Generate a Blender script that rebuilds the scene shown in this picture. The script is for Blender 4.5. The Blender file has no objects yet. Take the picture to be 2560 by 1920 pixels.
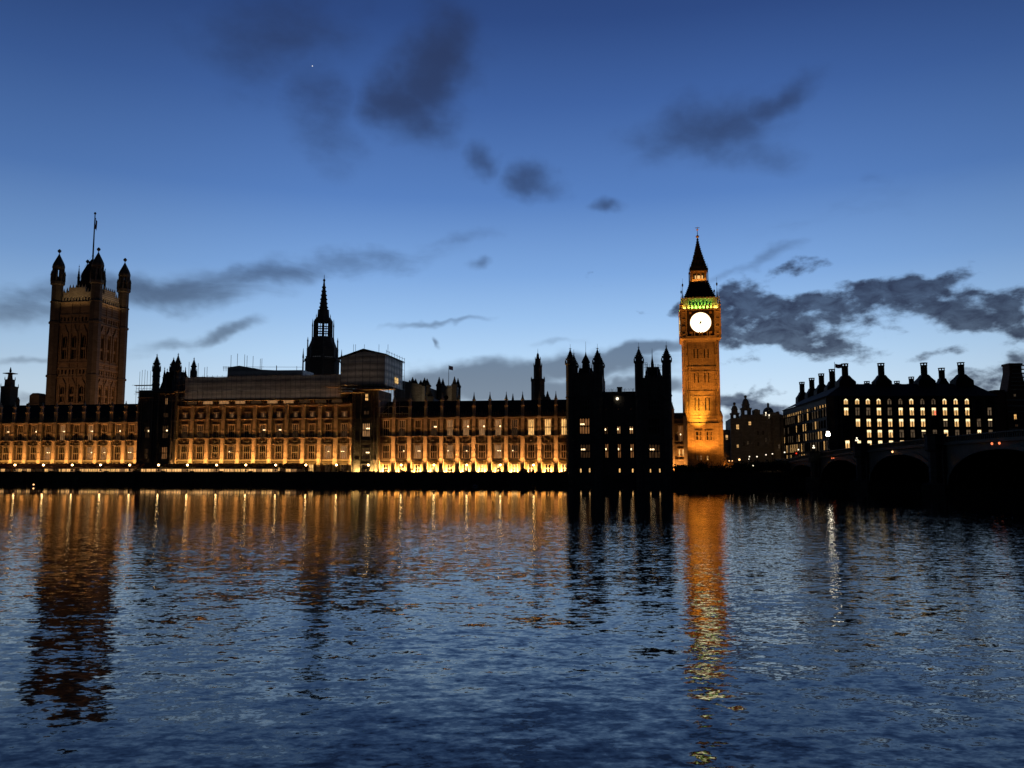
import bpy, math, random
from math import sin, cos, tan, pi, radians as R, atan2, hypot
random.seed(7)
S = bpy.context.scene
COL = S.collection

# ---------------------------------------------------------------- camera
W, H = 2560.0, 1920.0
FPX = 2106.0
PITCH = R(5.67)
EYE = 4.2
cam_d = bpy.data.cameras.new('camera')
cam_d.sensor_width = 36.0
cam_d.lens = FPX / W * 36.0
cam_d.clip_start = 0.1
cam_d.clip_end = 20000
cam = bpy.data.objects.new('camera', cam_d)
cam.location = (0, 0, EYE)
cam.rotation_euler = (R(90) + PITCH, 0, 0)
COL.objects.link(cam)
S.camera = cam

# ---------------------------------------------------------------- render / exposure
S.view_settings.view_transform = 'Standard'
S.view_settings.look = 'None'
S.view_settings.exposure = 0.0
S.view_settings.gamma = 1.0
S.cycles.use_denoising = True
S.cycles.max_bounces = 5
S.cycles.diffuse_bounces = 2
S.cycles.glossy_bounces = 3
S.cycles.transmission_bounces = 2
S.cycles.sample_clamp_indirect = 6.0
S.cycles.caustics_reflective = False
S.cycles.caustics_refractive = False

def srgb(r, g, b):
    f = lambda c: ((c / 255.0) / 12.92) if c / 255.0 < 0.04045 else (((c / 255.0) + 0.055) / 1.055) ** 2.4
    return (f(r), f(g), f(b), 1.0)

# ---------------------------------------------------------------- world: dusk sky with clouds
def pix_azel(px, py):
    a, b = (px - W / 2) / FPX, (H / 2 - py) / FPX
    x, y, z = a, cos(PITCH) - b * sin(PITCH), sin(PITCH) + b * cos(PITCH)
    n = math.sqrt(x * x + y * y + z * z)
    return math.degrees(atan2(x, y)), math.degrees(math.asin(z / n))

class NT:
    def __init__(s, tree):
        s.t = tree; s.n = tree.nodes; s.l = tree.links
    def node(s, typ, **kw):
        nd = s.n.new(typ)
        for k, v in kw.items():
            setattr(nd, k, v)
        return nd
    def put(s, sock, v):
        if isinstance(v, bpy.types.NodeSocket): s.l.new(v, sock)
        else: sock.default_value = v
    def math(s, op, a, b=None, c=None, clamp=False):
        nd = s.node('ShaderNodeMath', operation=op); nd.use_clamp = clamp
        s.put(nd.inputs[0], a)
        if b is not None: s.put(nd.inputs[1], b)
        if c is not None: s.put(nd.inputs[2], c)
        return nd.outputs[0]
    def vmath(s, op, a, b=None):
        nd = s.node('ShaderNodeVectorMath', operation=op)
        s.put(nd.inputs[0], a)
        if b is not None: s.put(nd.inputs[1], b)
        return nd.outputs['Value'] if op in ('LENGTH', 'DOT_PRODUCT') else nd.outputs[0]
    def noise(s, vec, scale, detail=3, rough=0.5, dist=0.0, out=0):
        nd = s.node('ShaderNodeTexNoise')
        s.put(nd.inputs['Vector'], vec); nd.inputs['Scale'].default_value = scale
        nd.inputs['Detail'].default_value = detail; nd.inputs['Roughness'].default_value = rough
        nd.inputs['Distortion'].default_value = dist
        return nd.outputs[out]
    def ramp(s, fac, stops, interp='LINEAR'):
        nd = s.node('ShaderNodeValToRGB'); r = nd.color_ramp; r.interpolation = interp
        while len(r.elements) > 1: r.elements.remove(r.elements[-1])
        r.elements[0].position = stops[0][0]; r.elements[0].color = stops[0][1]
        for p, c in stops[1:]:
            e = r.elements.new(p); e.color = c
        s.put(nd.inputs[0], fac)
        return nd.outputs[0]
    def mix(s, fac, a, b, blend='MIX'):
        nd = s.node('ShaderNodeMix', data_type='RGBA', blend_type=blend)
        s.put(nd.inputs[0], fac); s.put(nd.inputs[6], a); s.put(nd.inputs[7], b)
        return nd.outputs[2]
    def maprange(s, v, a, b, c, d, smooth=False):
        nd = s.node('ShaderNodeMapRange'); nd.clamp = True
        if smooth: nd.interpolation_type = 'SMOOTHSTEP'
        s.put(nd.inputs[0], v)
        for i, q in enumerate((a, b, c, d)): s.put(nd.inputs[i + 1], q)
        return nd.outputs[0]

world = bpy.data.worlds.new('World')
S.world = world
world.use_nodes = True
world.cycles.sampling_method = 'MANUAL'
world.cycles.sample_map_resolution = 512
wt = NT(world.node_tree)
for n in list(wt.n): wt.n.remove(n)
tc = wt.node('ShaderNodeTexCoord')
sep = wt.node('ShaderNodeSeparateXYZ'); wt.l.new(tc.outputs['Generated'], sep.inputs[0])
DX, DY, DZ = sep.outputs
el = wt.math('MULTIPLY', wt.math('ARCSINE', DZ), 57.2958)
az = wt.math('MULTIPLY', wt.math('ARCTAN2', DX, DY), 57.2958)
sky = wt.ramp(wt.math('DIVIDE', el, 60.0, clamp=True), [
    (0.0, srgb(214, 226, 234)), (2.5 / 60, srgb(215, 231, 243)), (5.0 / 60, srgb(204, 228, 248)), (7.5 / 60, srgb(181, 214, 246)), (10.0 / 60, srgb(155, 194, 238)),
    (13.0 / 60, srgb(126, 168, 223)), (18.0 / 60, srgb(88, 129, 193)), (24.0 / 60, srgb(64, 99, 162)),
    (29.0 / 60, srgb(47, 75, 132)), (38.0 / 60, srgb(28, 46, 90)), (1.0, srgb(16, 30, 66))])
# the afterglow lies ahead (west); the sky behind the camera is already night
west = wt.maprange(DY, -0.3, 0.9, 0.05, 1.0, True)
side = wt.maprange(wt.math('ABSOLUTE', wt.math('SUBTRACT', az, 3.0)), 12.0, 36.0, 1.0, 0.80, True)
shade = wt.math('MULTIPLY', west, side)
CL = [  # px, py (display units 2212 wide), half sizes, angle, weight, raggedness group 0 soft 1 ragged
    (590, 70, 190, 110, 10, .50, 2), (690, 200, 90, 140, 30, .48, 2), (935, 150, 100, 120, -35, .85, 2), (880, 225, 105, 70, -15, .78, 2),
    (960, 110, 70, 70, 0, .5, 2), (1032, 340, 46, 30, 0, .52, 2), (1140, 392, 70, 36, -8, .66, 2), (1312, 432, 44, 17, 5, .55, 2),
    (1520, 275, 170, 66, 4, .60, 2), (1640, 225, 140, 36, 12, .60, 2), (1610, 320, 130, 44, -12, .40, 2),
    (300, 632, 300, 42, 7, .80, 0), (620, 580, 320, 38, 9, .62, 0), (40, 665, 170, 42, 6, .62, 0), (800, 548, 120, 24, 6, .5, 0), (980, 520, 130, 20, 5, .22, 0),
    (505, 715, 85, 18, 14, .72, 0), (365, 740, 110, 18, 14, .5, 0), (950, 697, 140, 10, 10, .62, 0), (932, 745, 20, 9, -35, .7, 0),
    (60, 772, 90, 10, 8, .5, 0), (60, 860, 100, 13, 4, .5, 0), (1200, 735, 70, 10, 5, .3, 0),
    (1040, 832, 260, 50, 6, 1.2, 0), (1260, 795, 240, 38, 5, 1.05, 0), (1380, 757, 150, 20, 9, 1.1, 0), (1380, 838, 140, 22, 6, 1.0, 0), (1200, 850, 230, 38, 0, 1.0, 0),
    (1480, 655, 36, 24, 20, .8, 1), (1590, 660, 50, 46, 0, .9, 1), (1660, 700, 120, 60, -15, 1.05, 1), (1760, 730, 120, 46, -22, 1.0, 1), (1600, 725, 60, 30, 0, .7, 1),
    (1735, 690, 70, 36, 0, .7, 1), (1855, 635, 90, 26, 10, .85, 1), (1960, 625, 90, 30, 5, .8, 1), (1900, 690, 70, 36, 0, .55, 1),
    (2060, 670, 88, 44, -14, .95, 1), (2160, 635, 90, 30, 5, .85, 1), (2050, 578, 60, 24, 18, .75, 1), (2190, 715, 66, 50, 0, .85, 1),
    (1760, 580, 60, 30, 25, .60, 1), (1690, 598, 50, 16, 10, .4, 1), (1640, 570, 150, 15, 14, .42, 0), (1275, 600, 34, 26, -10, .55, 1), (1025, 580, 34, 15, 0, .5, 0),
    (1380, 672, 30, 10, 0, .4, 1), (2010, 768, 66, 18, 10, .75, 1), (2170, 818, 90, 32, 8, 1.0, 1), (1600, 782, 40, 16, 10, .6, 1),
    (1640, 880, 130, 40, -4, .9, 1), (1600, 850, 80, 14, 8, .6, 1), (1900, 430, 300, 40, 10, .14, 0), (1880, 385, 40, 20, 0, .25, 0), (2140, 570, 30, 12, 0, .3, 1),
]
comb = wt.node('ShaderNodeCombineXYZ'); wt.l.new(az, comb.inputs[0]); wt.l.new(el, comb.inputs[1])
AE = comb.outputs[0]
warpn = wt.noise(AE, 0.16, 4, 0.6, 0.0, 1)
warp = wt.node('ShaderNodeVectorMath', operation='MULTIPLY_ADD')
wt.l.new(wt.vmath('SUBTRACT', warpn, (0.5, 0.5, 0.5)), warp.inputs[0]); warp.inputs[1].default_value = (5.5, 3.4, 0); wt.l.new(AE, warp.inputs[2])
AEW = warp.outputs[0]
fields = [None, None, None]
for (px, py, rx, ry, ang, w, grp) in CL:
    k = W / 2212.0
    a0, e0 = pix_azel(px * k, py * k)
    dpp = 57.2958 / FPX * k
    mp = wt.node('ShaderNodeMapping', vector_type='TEXTURE')
    wt.l.new(AEW, mp.inputs[0])
    mp.inputs['Location'].default_value = (a0, e0, 0)
    mp.inputs['Rotation'].default_value = (0, 0, R(ang))
    mp.inputs['Scale'].default_value = (rx * dpp * (1.7 if grp else 1.5), ry * dpp * (1.8 if grp else 1.5), 1)
    f = wt.maprange(wt.vmath('LENGTH', mp.outputs[0]), 0.0, 1.0, w, 0.0, True)
    fields[grp] = f if fields[grp] is None else wt.math('ADD' if grp == 1 else 'MAXIMUM', fields[grp], f)
stretch = wt.node('ShaderNodeMapping'); wt.l.new(AE, stretch.inputs[0]); stretch.inputs['Scale'].default_value = (0.55, 1.0, 1)
stretch0 = wt.node('ShaderNodeMapping'); wt.l.new(AE, stretch0.inputs[0]); stretch0.inputs['Scale'].default_value = (0.38, 1.15, 1); stretch0.inputs['Rotation'].default_value = (0, 0, R(-6))
nz0 = wt.noise(stretch0.outputs[0], 0.45, 7, 0.6, 0.4)
nz1 = wt.noise(stretch.outputs[0], 0.75, 8, 0.58, 0.12)
nz2 = wt.noise(stretch.outputs[0], 0.32, 6, 0.58, 0.1)
d2 = wt.math('ADD', fields[2], wt.math('MULTIPLY', wt.math('SUBTRACT', nz2, 0.5), 0.7))
m2 = wt.math('MULTIPLY', wt.maprange(d2, 0.05, 0.85, 0.0, 0.80, True), wt.maprange(fields[2], 0.0, 0.16, 0, 1, True))
fields[1] = wt.math('MINIMUM', fields[1], 1.0)
d0 = wt.math('ADD', fields[0], wt.math('MULTIPLY', wt.math('SUBTRACT', nz0, 0.5), 0.9))
d1 = wt.math('ADD', fields[1], wt.math('MULTIPLY', wt.math('SUBTRACT', nz1, 0.52), 2.1))
m0 = wt.math('MULTIPLY', wt.maprange(d0, 0.05, 0.85, 0.0, 0.70, True), wt.maprange(fields[0], 0.0, 0.10, 0, 1, True))
m1 = wt.math('MULTIPLY', wt.maprange(d1, 0.38, 0.92, 0.0, 0.96, True), wt.maprange(fields[1], 0.0, 0.12, 0, 1, True))
m1 = wt.math('MULTIPLY', m1, wt.maprange(wt.noise(stretch.outputs[0], 1.3, 6, 0.6, 0.4), .32, .62, 1.0, .86))
cm = wt.math('MAXIMUM', wt.math('MAXIMUM', m0, m1), m2)
cloudcol = wt.ramp(wt.math('DIVIDE', el, 60.0, clamp=True), [
    (0.0, srgb(66, 84, 114)), (6.0 / 60, srgb(42, 50, 74)), (12.0 / 60, srgb(40, 47, 72)), (26.0 / 60, srgb(42, 54, 86)), (1.0, srgb(16, 24, 46))])
skyc = wt.mix(cm, sky, cloudcol)
skyc = wt.mix(1.0, skyc, shade, 'MULTIPLY')
# the evening star
sa, se = pix_azel(781, 165)
st = wt.node('ShaderNodeMapping', vector_type='TEXTURE'); wt.l.new(AE, st.inputs[0])
st.inputs['Location'].default_value = (sa, se, 0); st.inputs['Scale'].default_value = (0.045, 0.045, 1)
star = wt.maprange(wt.vmath('LENGTH', st.outputs[0]), 0.5, 1.0, 1.0, 0.0)
skyc = wt.mix(star, skyc, (1.0, 1.0, 1.0, 1))
bg = wt.node('ShaderNodeBackground'); wt.l.new(skyc, bg.inputs[0]); bg.inputs[1].default_value = 1.0
wo = wt.node('ShaderNodeOutputWorld'); wt.l.new(bg.outputs[0], wo.inputs[0])

# ---------------------------------------------------------------- materials
MATS = {}
def new_mat(name):
    m = bpy.data.materials.new(name); m.use_nodes = True
    t = NT(m.node_tree)
    for n in list(t.n): t.n.remove(n)
    out = t.node('ShaderNodeOutputMaterial')
    MATS[name] = m
    return m, t, out
def pbr(name, col, rough=0.8, var=0.25, scale=0.8, bump=0.0, bscale=6.0, metal=0.0, ribs=None, courses=None):
    m, t, out = new_mat(name)
    b = t.node('ShaderNodeBsdfPrincipled')
    tcn = t.node('ShaderNodeTexCoord')
    P = tcn.outputs['Object']
    n1 = t.noise(P, scale, 5, 0.65)
    n2 = t.noise(P, scale * 9, 3, 0.6)
    f = t.math('ADD', t.math('MULTIPLY', n1, 0.7), t.math('MULTIPLY', n2, 0.3))
    lo = tuple(c * (1 - var) for c in col) + (1,); hi = tuple(min(1, c * (1 + var)) for c in col) + (1,)
    c = t.ramp(f, [(0.32, lo), (0.68, hi)])
    if courses:   # masonry courses
        br = t.node('ShaderNodeTexBrick')
        mp = t.node('ShaderNodeMapping'); t.l.new(P, mp.inputs[0]); mp.inputs['Rotation'].default_value = (R(90), 0, 0)
        t.l.new(mp.outputs[0], br.inputs['Vector'])
        br.inputs['Scale'].default_value = 1.0
        br.inputs['Brick Width'].default_value = courses[0]; br.inputs['Row Height'].default_value = courses[1]
        br.inputs['Mortar Size'].default_value = 0.03
        br.inputs['Color1'].default_value = (1, 1, 1, 1); br.inputs['Color2'].default_value = (.72, .72, .72, 1); br.inputs['Mortar'].default_value = (.45, .45, .45, 1)
        c = t.mix(1.0, c, br.outputs[0], 'MULTIPLY')
    t.l.new(c, b.inputs['Base Color'])
    b.inputs['Roughness'].default_value = rough; b.inputs['Metallic'].default_value = metal
    if max(col) < .1: b.inputs['Specular IOR Level'].default_value = .12
    if bump:
        bp = t.node('ShaderNodeBump'); bp.inputs['Strength'].default_value = bump; bp.inputs['Distance'].default_value = 0.1
        t.l.new(t.noise(P, bscale, 4, 0.6), bp.inputs['Height']); t.l.new(bp.outputs[0], b.inputs['Normal'])
    t.l.new(b.outputs[0], out.inputs[0])
    return m
def glow(name, col, strength, var=0.0, scale=2.0, sample=False):
    m, t, out = new_mat(name)
    e = t.node('ShaderNodeEmission')
    if var:
        tcn = t.node('ShaderNodeTexCoord')
        oi = t.node('ShaderNodeObjectInfo')
        mp = t.node('ShaderNodeMapping'); t.l.new(tcn.outputs['Object'], mp.inputs[0]); mp.inputs['Scale'].default_value = (2.4, 1, .5)
        add = t.vmath('ADD', mp.outputs[0], oi.outputs['Location'])
        nz = t.noise(add, scale, 2, 0.5)
        st_ = t.maprange(nz, 0.3, 0.7, strength * (1 - var), strength * (1 + var))
        t.l.new(st_, e.inputs[1])
    else: e.inputs[1].default_value = strength
    e.inputs[0].default_value = tuple(col) + (1,)
    t.l.new(e.outputs[0], out.inputs[0])
    if not sample: m.cycles.emission_sampling = 'NONE'
    return m
M = dict(
    stone=pbr('palace_stone_shaded', (.22, .16, .10), .85, .32, .35, .5, 3.0, courses=(1.1, .42)),  # wall darkened: shade between the piers put into the colour
    trim=pbr('palace_trim_stone_lit', (.46, .35, .23), .8, .25, .6, .4, 5.0),  # lightened: floodlight on piers and mouldings put into the colour
    darkstone=pbr('unlit_dark_stone', (.13, .115, .10), .9, .3, .4, .4, 3.0, courses=(1.1, .42)),  # darker stone for unlit parts, their shade put into the colour
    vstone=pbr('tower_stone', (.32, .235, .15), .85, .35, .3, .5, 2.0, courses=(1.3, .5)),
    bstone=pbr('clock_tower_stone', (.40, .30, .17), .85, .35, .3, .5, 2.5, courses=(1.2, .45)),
    slate=pbr('slate_roof', (.035, .034, .033), .95, .3, .8, .3, 4.0),
    iron=pbr('cast_iron_roof', (.028, .025, .023), .8, .35, 1.2, .4, 3.0),
    wallst=pbr('river_wall_stone', (.075, .07, .06), .9, .35, .3, .5, 1.5, courses=(1.6, .6)),
    pale=pbr('pale_limestone', (.40, .37, .32), .85, .25, .4, .4, 2.0, courses=(1.0, .4)),
    white=pbr('portland_stone', (.26, .24, .21), .85, .3, .2, .4, 2.0, courses=(1.4, .6)),
    bronze=pbr('dark_bronze_cladding', (.035, .030, .026), .7, .3, .5, .2, 3.0, .3),
    brick=pbr('red_brick', (.16, .07, .045), .9, .3, .6, .4, 4.0, courses=(.45, .15)),
    metal=pbr('painted_iron', (.03, .035, .032), .45, .2, 2.0),
    pole=pbr('scaffold_tube', (.20, .20, .21), .5, .2, 2.0, metal=.4),
    wood=pbr('scaffold_boards', (.22, .16, .10), .8, .3, 1.0),
    bridge=pbr('bridge_iron_paint', (.045, .05, .04), .6, .3, .4, .3, 2.0),
    granite=pbr('bridge_granite', (.06, .055, .05), .9, .3, .4, .4, 2.0, courses=(1.6, .7)),
    ground=pbr('ground_paving', (.06, .058, .055), .95, .3, .2),
    bark=pbr('tree_bark', (.055, .045, .035), .9, .3, 2.0),
    leaf=pbr('evergreen_leaf', (.035, .05, .025), .85, .5, 1.0),
    twig=pbr('bare_twig', (.17, .12, .07), .9, .4, 1.5),
    black=pbr('room_darkness', (.012, .011, .010), .35, .2, 1.0),
    canvas=pbr('awning_canvas', (.13, .06, .045), .8, .3, .5),
    canvas2=pbr('awning_green_canvas', (.075, .06, .045), .8, .3, .5),
    flag=pbr('flag_cloth', (.12, .10, .22), .8, .3, 1.0),
    cloth=pbr('parasol_cloth', (.03, .03, .03), .8, .3, 1.0),
    gilt=pbr('gilded_iron', (.42, .25, .08), .45, .3, 2.0, metal=.3),
    carpaint=pbr('dark_car_paint', (.05, .02, .02), .3, .1, 1.0),
    g_dial=glow('clock_dial_glow', (1.0, .88, .55), 2.6, .12, 1.5),
    g_win=glow('bright_window', (1.0, .54, .17), 1.0, .5, 1.2),
    g_warm=glow('warm_window', (1.0, .50, .20), .27, .5, 1.2),
    g_dim=glow('dim_window', (1.0, .50, .22), .03, .7, 1.2),
    g_red=glow('red_curtain_window', (1.0, .42, .14), .17, .5, 1.2),
    g_office=glow('office_window', (1.0, .56, .20), .85, .5, 1.4),
    g_officetop=glow('office_ceiling_light', (1.0, .80, .42), 1.6, .2, 1.0),
    g_officedim=glow('office_dim_window', (.9, .62, .38), .09, .6, 1.0),
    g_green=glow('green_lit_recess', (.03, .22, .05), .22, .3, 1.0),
    g_tent=glow('lit_marquee_window', (1.0, .52, .18), 1.0, .6, .5),
    g_bulb=glow('lamp_bulb', (1.0, .60, .22), 24.0),
    g_room=glow('room_lamp', (1.0, .70, .36), 3.2),
    g_white=glow('white_street_bulb', (1.0, .86, .62), 2.2),
    g_bright=glow('bright_street_bulb', (1.0, .88, .66), 16.0),
    g_redl=glow('red_light', (1.0, .05, .02), 1.3),
    g_nav=glow('navigation_bulb', (1.0, .22, .08), 1.6),
    g_navy=glow('amber_bulb', (1.0, .50, .18), 3.5),
)
# scaffold sheeting
def sheet_mat():
    m, t, out = new_mat('scaffold_sheeting')
    b = t.node('ShaderNodeBsdfPrincipled'); tcn = t.node('ShaderNodeTexCoord'); P = tcn.outputs['Object']
    wv = t.node('ShaderNodeTexWave', bands_direction='Z'); t.l.new(P, wv.inputs[0]); wv.inputs['Scale'].default_value = .155
    wv.inputs['Distortion'].default_value = 1.5; wv.inputs['Detail'].default_value = 3
    n1 = t.noise(P, .25, 5, .7)
    f = t.math('MULTIPLY_ADD', wv.outputs[1], .35, t.math('MULTIPLY', n1, .8))
    t.l.new(t.ramp(f, [(.25, (.30, .26, .23, 1)), (.75, (.78, .70, .62, 1))]), b.inputs['Base Color'])
    b.inputs['Roughness'].default_value = .5
    bp = t.node('ShaderNodeBump'); bp.inputs['Strength'].default_value = .8; bp.inputs['Distance'].default_value = .4
    t.l.new(t.noise(P, .8, 4, .6, 1.0), bp.inputs['Height']); t.l.new(bp.outputs[0], b.inputs['Normal'])
    t.l.new(b.outputs[0], out.inputs[0])
    return m
M['sheet'] = sheet_mat()
# river water: real facets come from a slope field, so the far water keeps its roughness
def water_mat():
    m, t, out = new_mat('river_water')
    b = t.node('ShaderNodeBsdfPrincipled')
    b.inputs['Base Color'].default_value = (.010, .012, .014, 1)
    b.inputs['IOR'].default_value = 1.31
    b.inputs['Specular Tint'].default_value = (.84, .80, .70, 1)
    geo = t.node('ShaderNodeNewGeometry'); P = geo.outputs['Position']
    sp = t.node('ShaderNodeSeparateXYZ'); t.l.new(P, sp.inputs[0])
    t.l.new(t.maprange(sp.outputs[1], 20, 115, .045, .02), b.inputs['Roughness'])
    swell = t.maprange(sp.outputs[1], 14, 55, 1.0, .12)
    tot = None
    for k_, (sx, sy, rz, scale, det, amp) in enumerate(WATER['waves']):
        mp = t.node('ShaderNodeMapping'); t.l.new(P, mp.inputs[0])
        mp.inputs['Rotation'].default_value = (0, 0, R(rz)); mp.inputs['Scale'].default_value = (sx, sy, 1)
        c = t.vmath('SUBTRACT', t.noise(mp.outputs[0], scale, det, .55, .3, 1), (.5, .5, .5))
        sc = t.vmath('MULTIPLY', c, (amp[0], amp[1], 0))
        if k_ == 3:
            sv = t.node('ShaderNodeVectorMath', operation='SCALE'); t.l.new(sc, sv.inputs[0]); t.l.new(t.maprange(sp.outputs[1], 18, 60, .45, 1.0), sv.inputs[3]); sc = sv.outputs[0]
        if k_ < 2:
            sv = t.node('ShaderNodeVectorMath', operation='SCALE'); t.l.new(sc, sv.inputs[0]); t.l.new(swell, sv.inputs[3]); sc = sv.outputs[0]
        tot = sc if tot is None else t.vmath('ADD', tot, sc)
    # patches of calmer and rougher water
    pm = t.node('ShaderNodeMapping'); t.l.new(P, pm.inputs[0]); pm.inputs['Scale'].default_value = (.35, 1, 1); pm.inputs['Rotation'].default_value = (0, 0, R(8))
    patch = t.maprange(t.noise(pm.outputs[0], .035, 4, .6, .6), .35, .65, .75, 1.25)
    pv = t.node('ShaderNodeVectorMath', operation='SCALE'); t.l.new(tot, pv.inputs[0]); t.l.new(patch, pv.inputs[3])
    # slopes die down with distance from the near bank, where the wash is strongest
    dist = t.maprange(sp.outputs[1], 45, 138, 1.0, WATER['far'])
    pv2 = t.node('ShaderNodeVectorMath', operation='SCALE'); t.l.new(pv.outputs[0], pv2.inputs[0]); t.l.new(dist, pv2.inputs[3])
    nrm = t.vmath('NORMALIZE', t.vmath('ADD', pv2.outputs[0], (0, 0, 1)))
    t.l.new(nrm, b.inputs['Normal'])
    t.l.new(b.outputs[0], out.inputs[0])
    return m
WATER = dict(rough=.06, far=.04, waves=[
    (.35, 1.0, 4, .09, 3, (.04, .06)), (.45, 1.0, -7, .7, 5, (.08, .15)), (.55, 1.0, 12, 3.6, 4, (.16, .26)), (.75, 1.0, -20, 10.0, 3, (.22, .30))])
M['water'] = water_mat()

# ---------------------------------------------------------------- frames and mesh builder
class Frame:
    def __init__(s, ox, oy, rot):
        s.o = (ox, oy); s.r = rot; s.ex = (cos(rot), sin(rot)); s.ey = (-sin(rot), cos(rot))
    def hit(s, px, py, yl=0.0):
        a, b = (px - W / 2) / FPX, (H / 2 - py) / FPX
        d = (a, cos(PITCH) - b * sin(PITCH), sin(PITCH) + b * cos(PITCH))
        ax, ay = s.o[0] + s.ey[0] * yl, s.o[1] + s.ey[1] * yl
        t = (ax * s.ey[0] + ay * s.ey[1]) / (d[0] * s.ey[0] + d[1] * s.ey[1])
        x, y = d[0] * t - s.o[0], d[1] * t - s.o[1]
        return x * s.ex[0] + y * s.ex[1], EYE + d[2] * t
    def world(s, lx, ly, z=0.0):
        return (s.o[0] + s.ex[0] * lx + s.ey[0] * ly, s.o[1] + s.ex[1] * lx + s.ey[1] * ly, z)

class MB:
    def __init__(s): s.v = []; s.f = []
    def add(s, vs, fs):
        o = len(s.v); s.v += vs; s.f += [tuple(i + o for i in f) for f in fs]
    def box(s, x0, x1, y0, y1, z0, z1):
        s.add([(x0, y0, z0), (x1, y0, z0), (x1, y1, z0), (x0, y1, z0), (x0, y0, z1), (x1, y0, z1), (x1, y1, z1), (x0, y1, z1)],
              [(0, 3, 2, 1), (4, 5, 6, 7), (0, 1, 5, 4), (1, 2, 6, 5), (2, 3, 7, 6), (3, 0, 4, 7)])
        return s
    def frustum(s, x0, x1, y0, y1, z0, a0, a1, b0, b1, z1):
        s.add([(x0, y0, z0), (x1, y0, z0), (x1, y1, z0), (x0, y1, z0), (a0, b0, z1), (a1, b0, z1), (a1, b1, z1), (a0, b1, z1)],
              [(0, 3, 2, 1), (4, 5, 6, 7), (0, 1, 5, 4), (1, 2, 6, 5), (2, 3, 7, 6), (3, 0, 4, 7)])
        return s
    def lathe(s, cx, cy, prof, n=8, rot=None, cap=True):
        rot = pi / n if rot is None else rot
        vs = [(cx + r * cos(rot + 2 * pi * i / n), cy + r * sin(rot + 2 * pi * i / n), z) for r, z in prof for i in range(n)]
        fs = []
        for k in range(len(prof) - 1):
            for i in range(n):
                j = (i + 1) % n
                fs.append((k * n + i, k * n + j, (k + 1) * n + j, (k + 1) * n + i))
        if cap:
            fs.append(tuple(range(n - 1, -1, -1))); fs.append(tuple((len(prof) - 1) * n + i for i in range(n)))
        s.add(vs, fs); return s
    def tube(s, p, q, r0, r1=None, n=5):
        r1 = r0 if r1 is None else r1
        d = [q[i] - p[i] for i in range(3)]; L = math.sqrt(sum(c * c for c in d)) or 1e-6
        d = [c / L for c in d]
        u = (1, 0, 0) if abs(d[0]) < .8 else (0, 1, 0)
        a = (d[1] * u[2] - d[2] * u[1], d[2] * u[0] - d[0] * u[2], d[0] * u[1] - d[1] * u[0])
        l = math.sqrt(sum(c * c for c in a)); a = [c / l for c in a]
        b = (d[1] * a[2] - d[2] * a[1], d[2] * a[0] - d[0] * a[2], d[0] * a[1] - d[1] * a[0])
        vs = []
        for (c, r) in ((p, r0), (q, r1)):
            for i in range(n):
                t = 2 * pi * i / n
                vs.append(tuple(c[k] + r * (a[k] * cos(t) + b[k] * sin(t)) for k in range(3)))
        fs = [(i, (i + 1) % n, n + (i + 1) % n, n + i) for i in range(n)]
        fs += [tuple(range(n - 1, -1, -1)), tuple(range(n, 2 * n))]
        s.add(vs, fs); return s
    def prism(s, pts, y0, y1):   # polygon in x,z extruded along y
        n = len(pts)
        s.add([(x, y0, z) for x, z in pts] + [(x, y1, z) for x, z in pts],
              [tuple(range(n)), tuple(range(2 * n - 1, n - 1, -1))] + [(i, n + i, n + (i + 1) % n, (i + 1) % n) for i in range(n)])
        return s
    def prismx(s, pts, x0, x1):  # polygon in y,z extruded along x
        n = len(pts)
        s.add([(x0, y, z) for y, z in pts] + [(x1, y, z) for y, z in pts],
              [tuple(range(n - 1, -1, -1)), tuple(range(n, 2 * n))] + [(i, (i + 1) % n, n + (i + 1) % n, n + i) for i in range(n)])
        return s
    def wall(s, x0, x1, z0, z1, ops, y=0.0, depth=.55, axis='x', sgn=1):
        """A face with recessed openings. axis x: lies in plane y, recess goes to +y*sgn. axis y: lies in plane x=y, spans local y from x0 to x1."""
        def P(u, d, z): return (u, y + d * sgn, z) if axis == 'x' else (y + d * sgn, u, z)
        xs = sorted(set([x0, x1] + [o[0] for o in ops] + [o[1] for o in ops])); zs = sorted(set([z0, z1] + [o[2] for o in ops] + [o[3] for o in ops]))
        for i in range(len(xs) - 1):
            run = None
            for j in range(len(zs) - 1):
                mx, mz = (xs[i] + xs[i + 1]) / 2, (zs[j] + zs[j + 1]) / 2
                inside = any(o[0] < mx < o[1] and o[2] < mz < o[3] for o in ops)
                if not inside:
                    run = [zs[j], zs[j + 1]] if run is None else [run[0], zs[j + 1]]
                if (inside or j == len(zs) - 2) and run:
                    s.add([P(xs[i], 0, run[0]), P(xs[i + 1], 0, run[0]), P(xs[i + 1], 0, run[1]), P(xs[i], 0, run[1])], [(0, 1, 2, 3)])
                    run = None
        for (a, b, c, d) in ops:
            s.add([P(a, 0, c), P(b, 0, c), P(b, 0, d), P(a, 0, d), P(a, depth, c), P(b, depth, c), P(b, depth, d), P(a, depth, d)],
                  [(0, 1, 5, 4), (1, 2, 6, 5), (2, 3, 7, 6), (3, 0, 4, 7)])
        return s
    def mesh(s, name, mat, off=(0, 0, 0)):
        me = bpy.data.meshes.new(name)
        me.from_pydata([(x - off[0], y - off[1], z - off[2]) for x, y, z in s.v], [], s.f)
        me.materials.append(mat); me.update()
        return me

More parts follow.
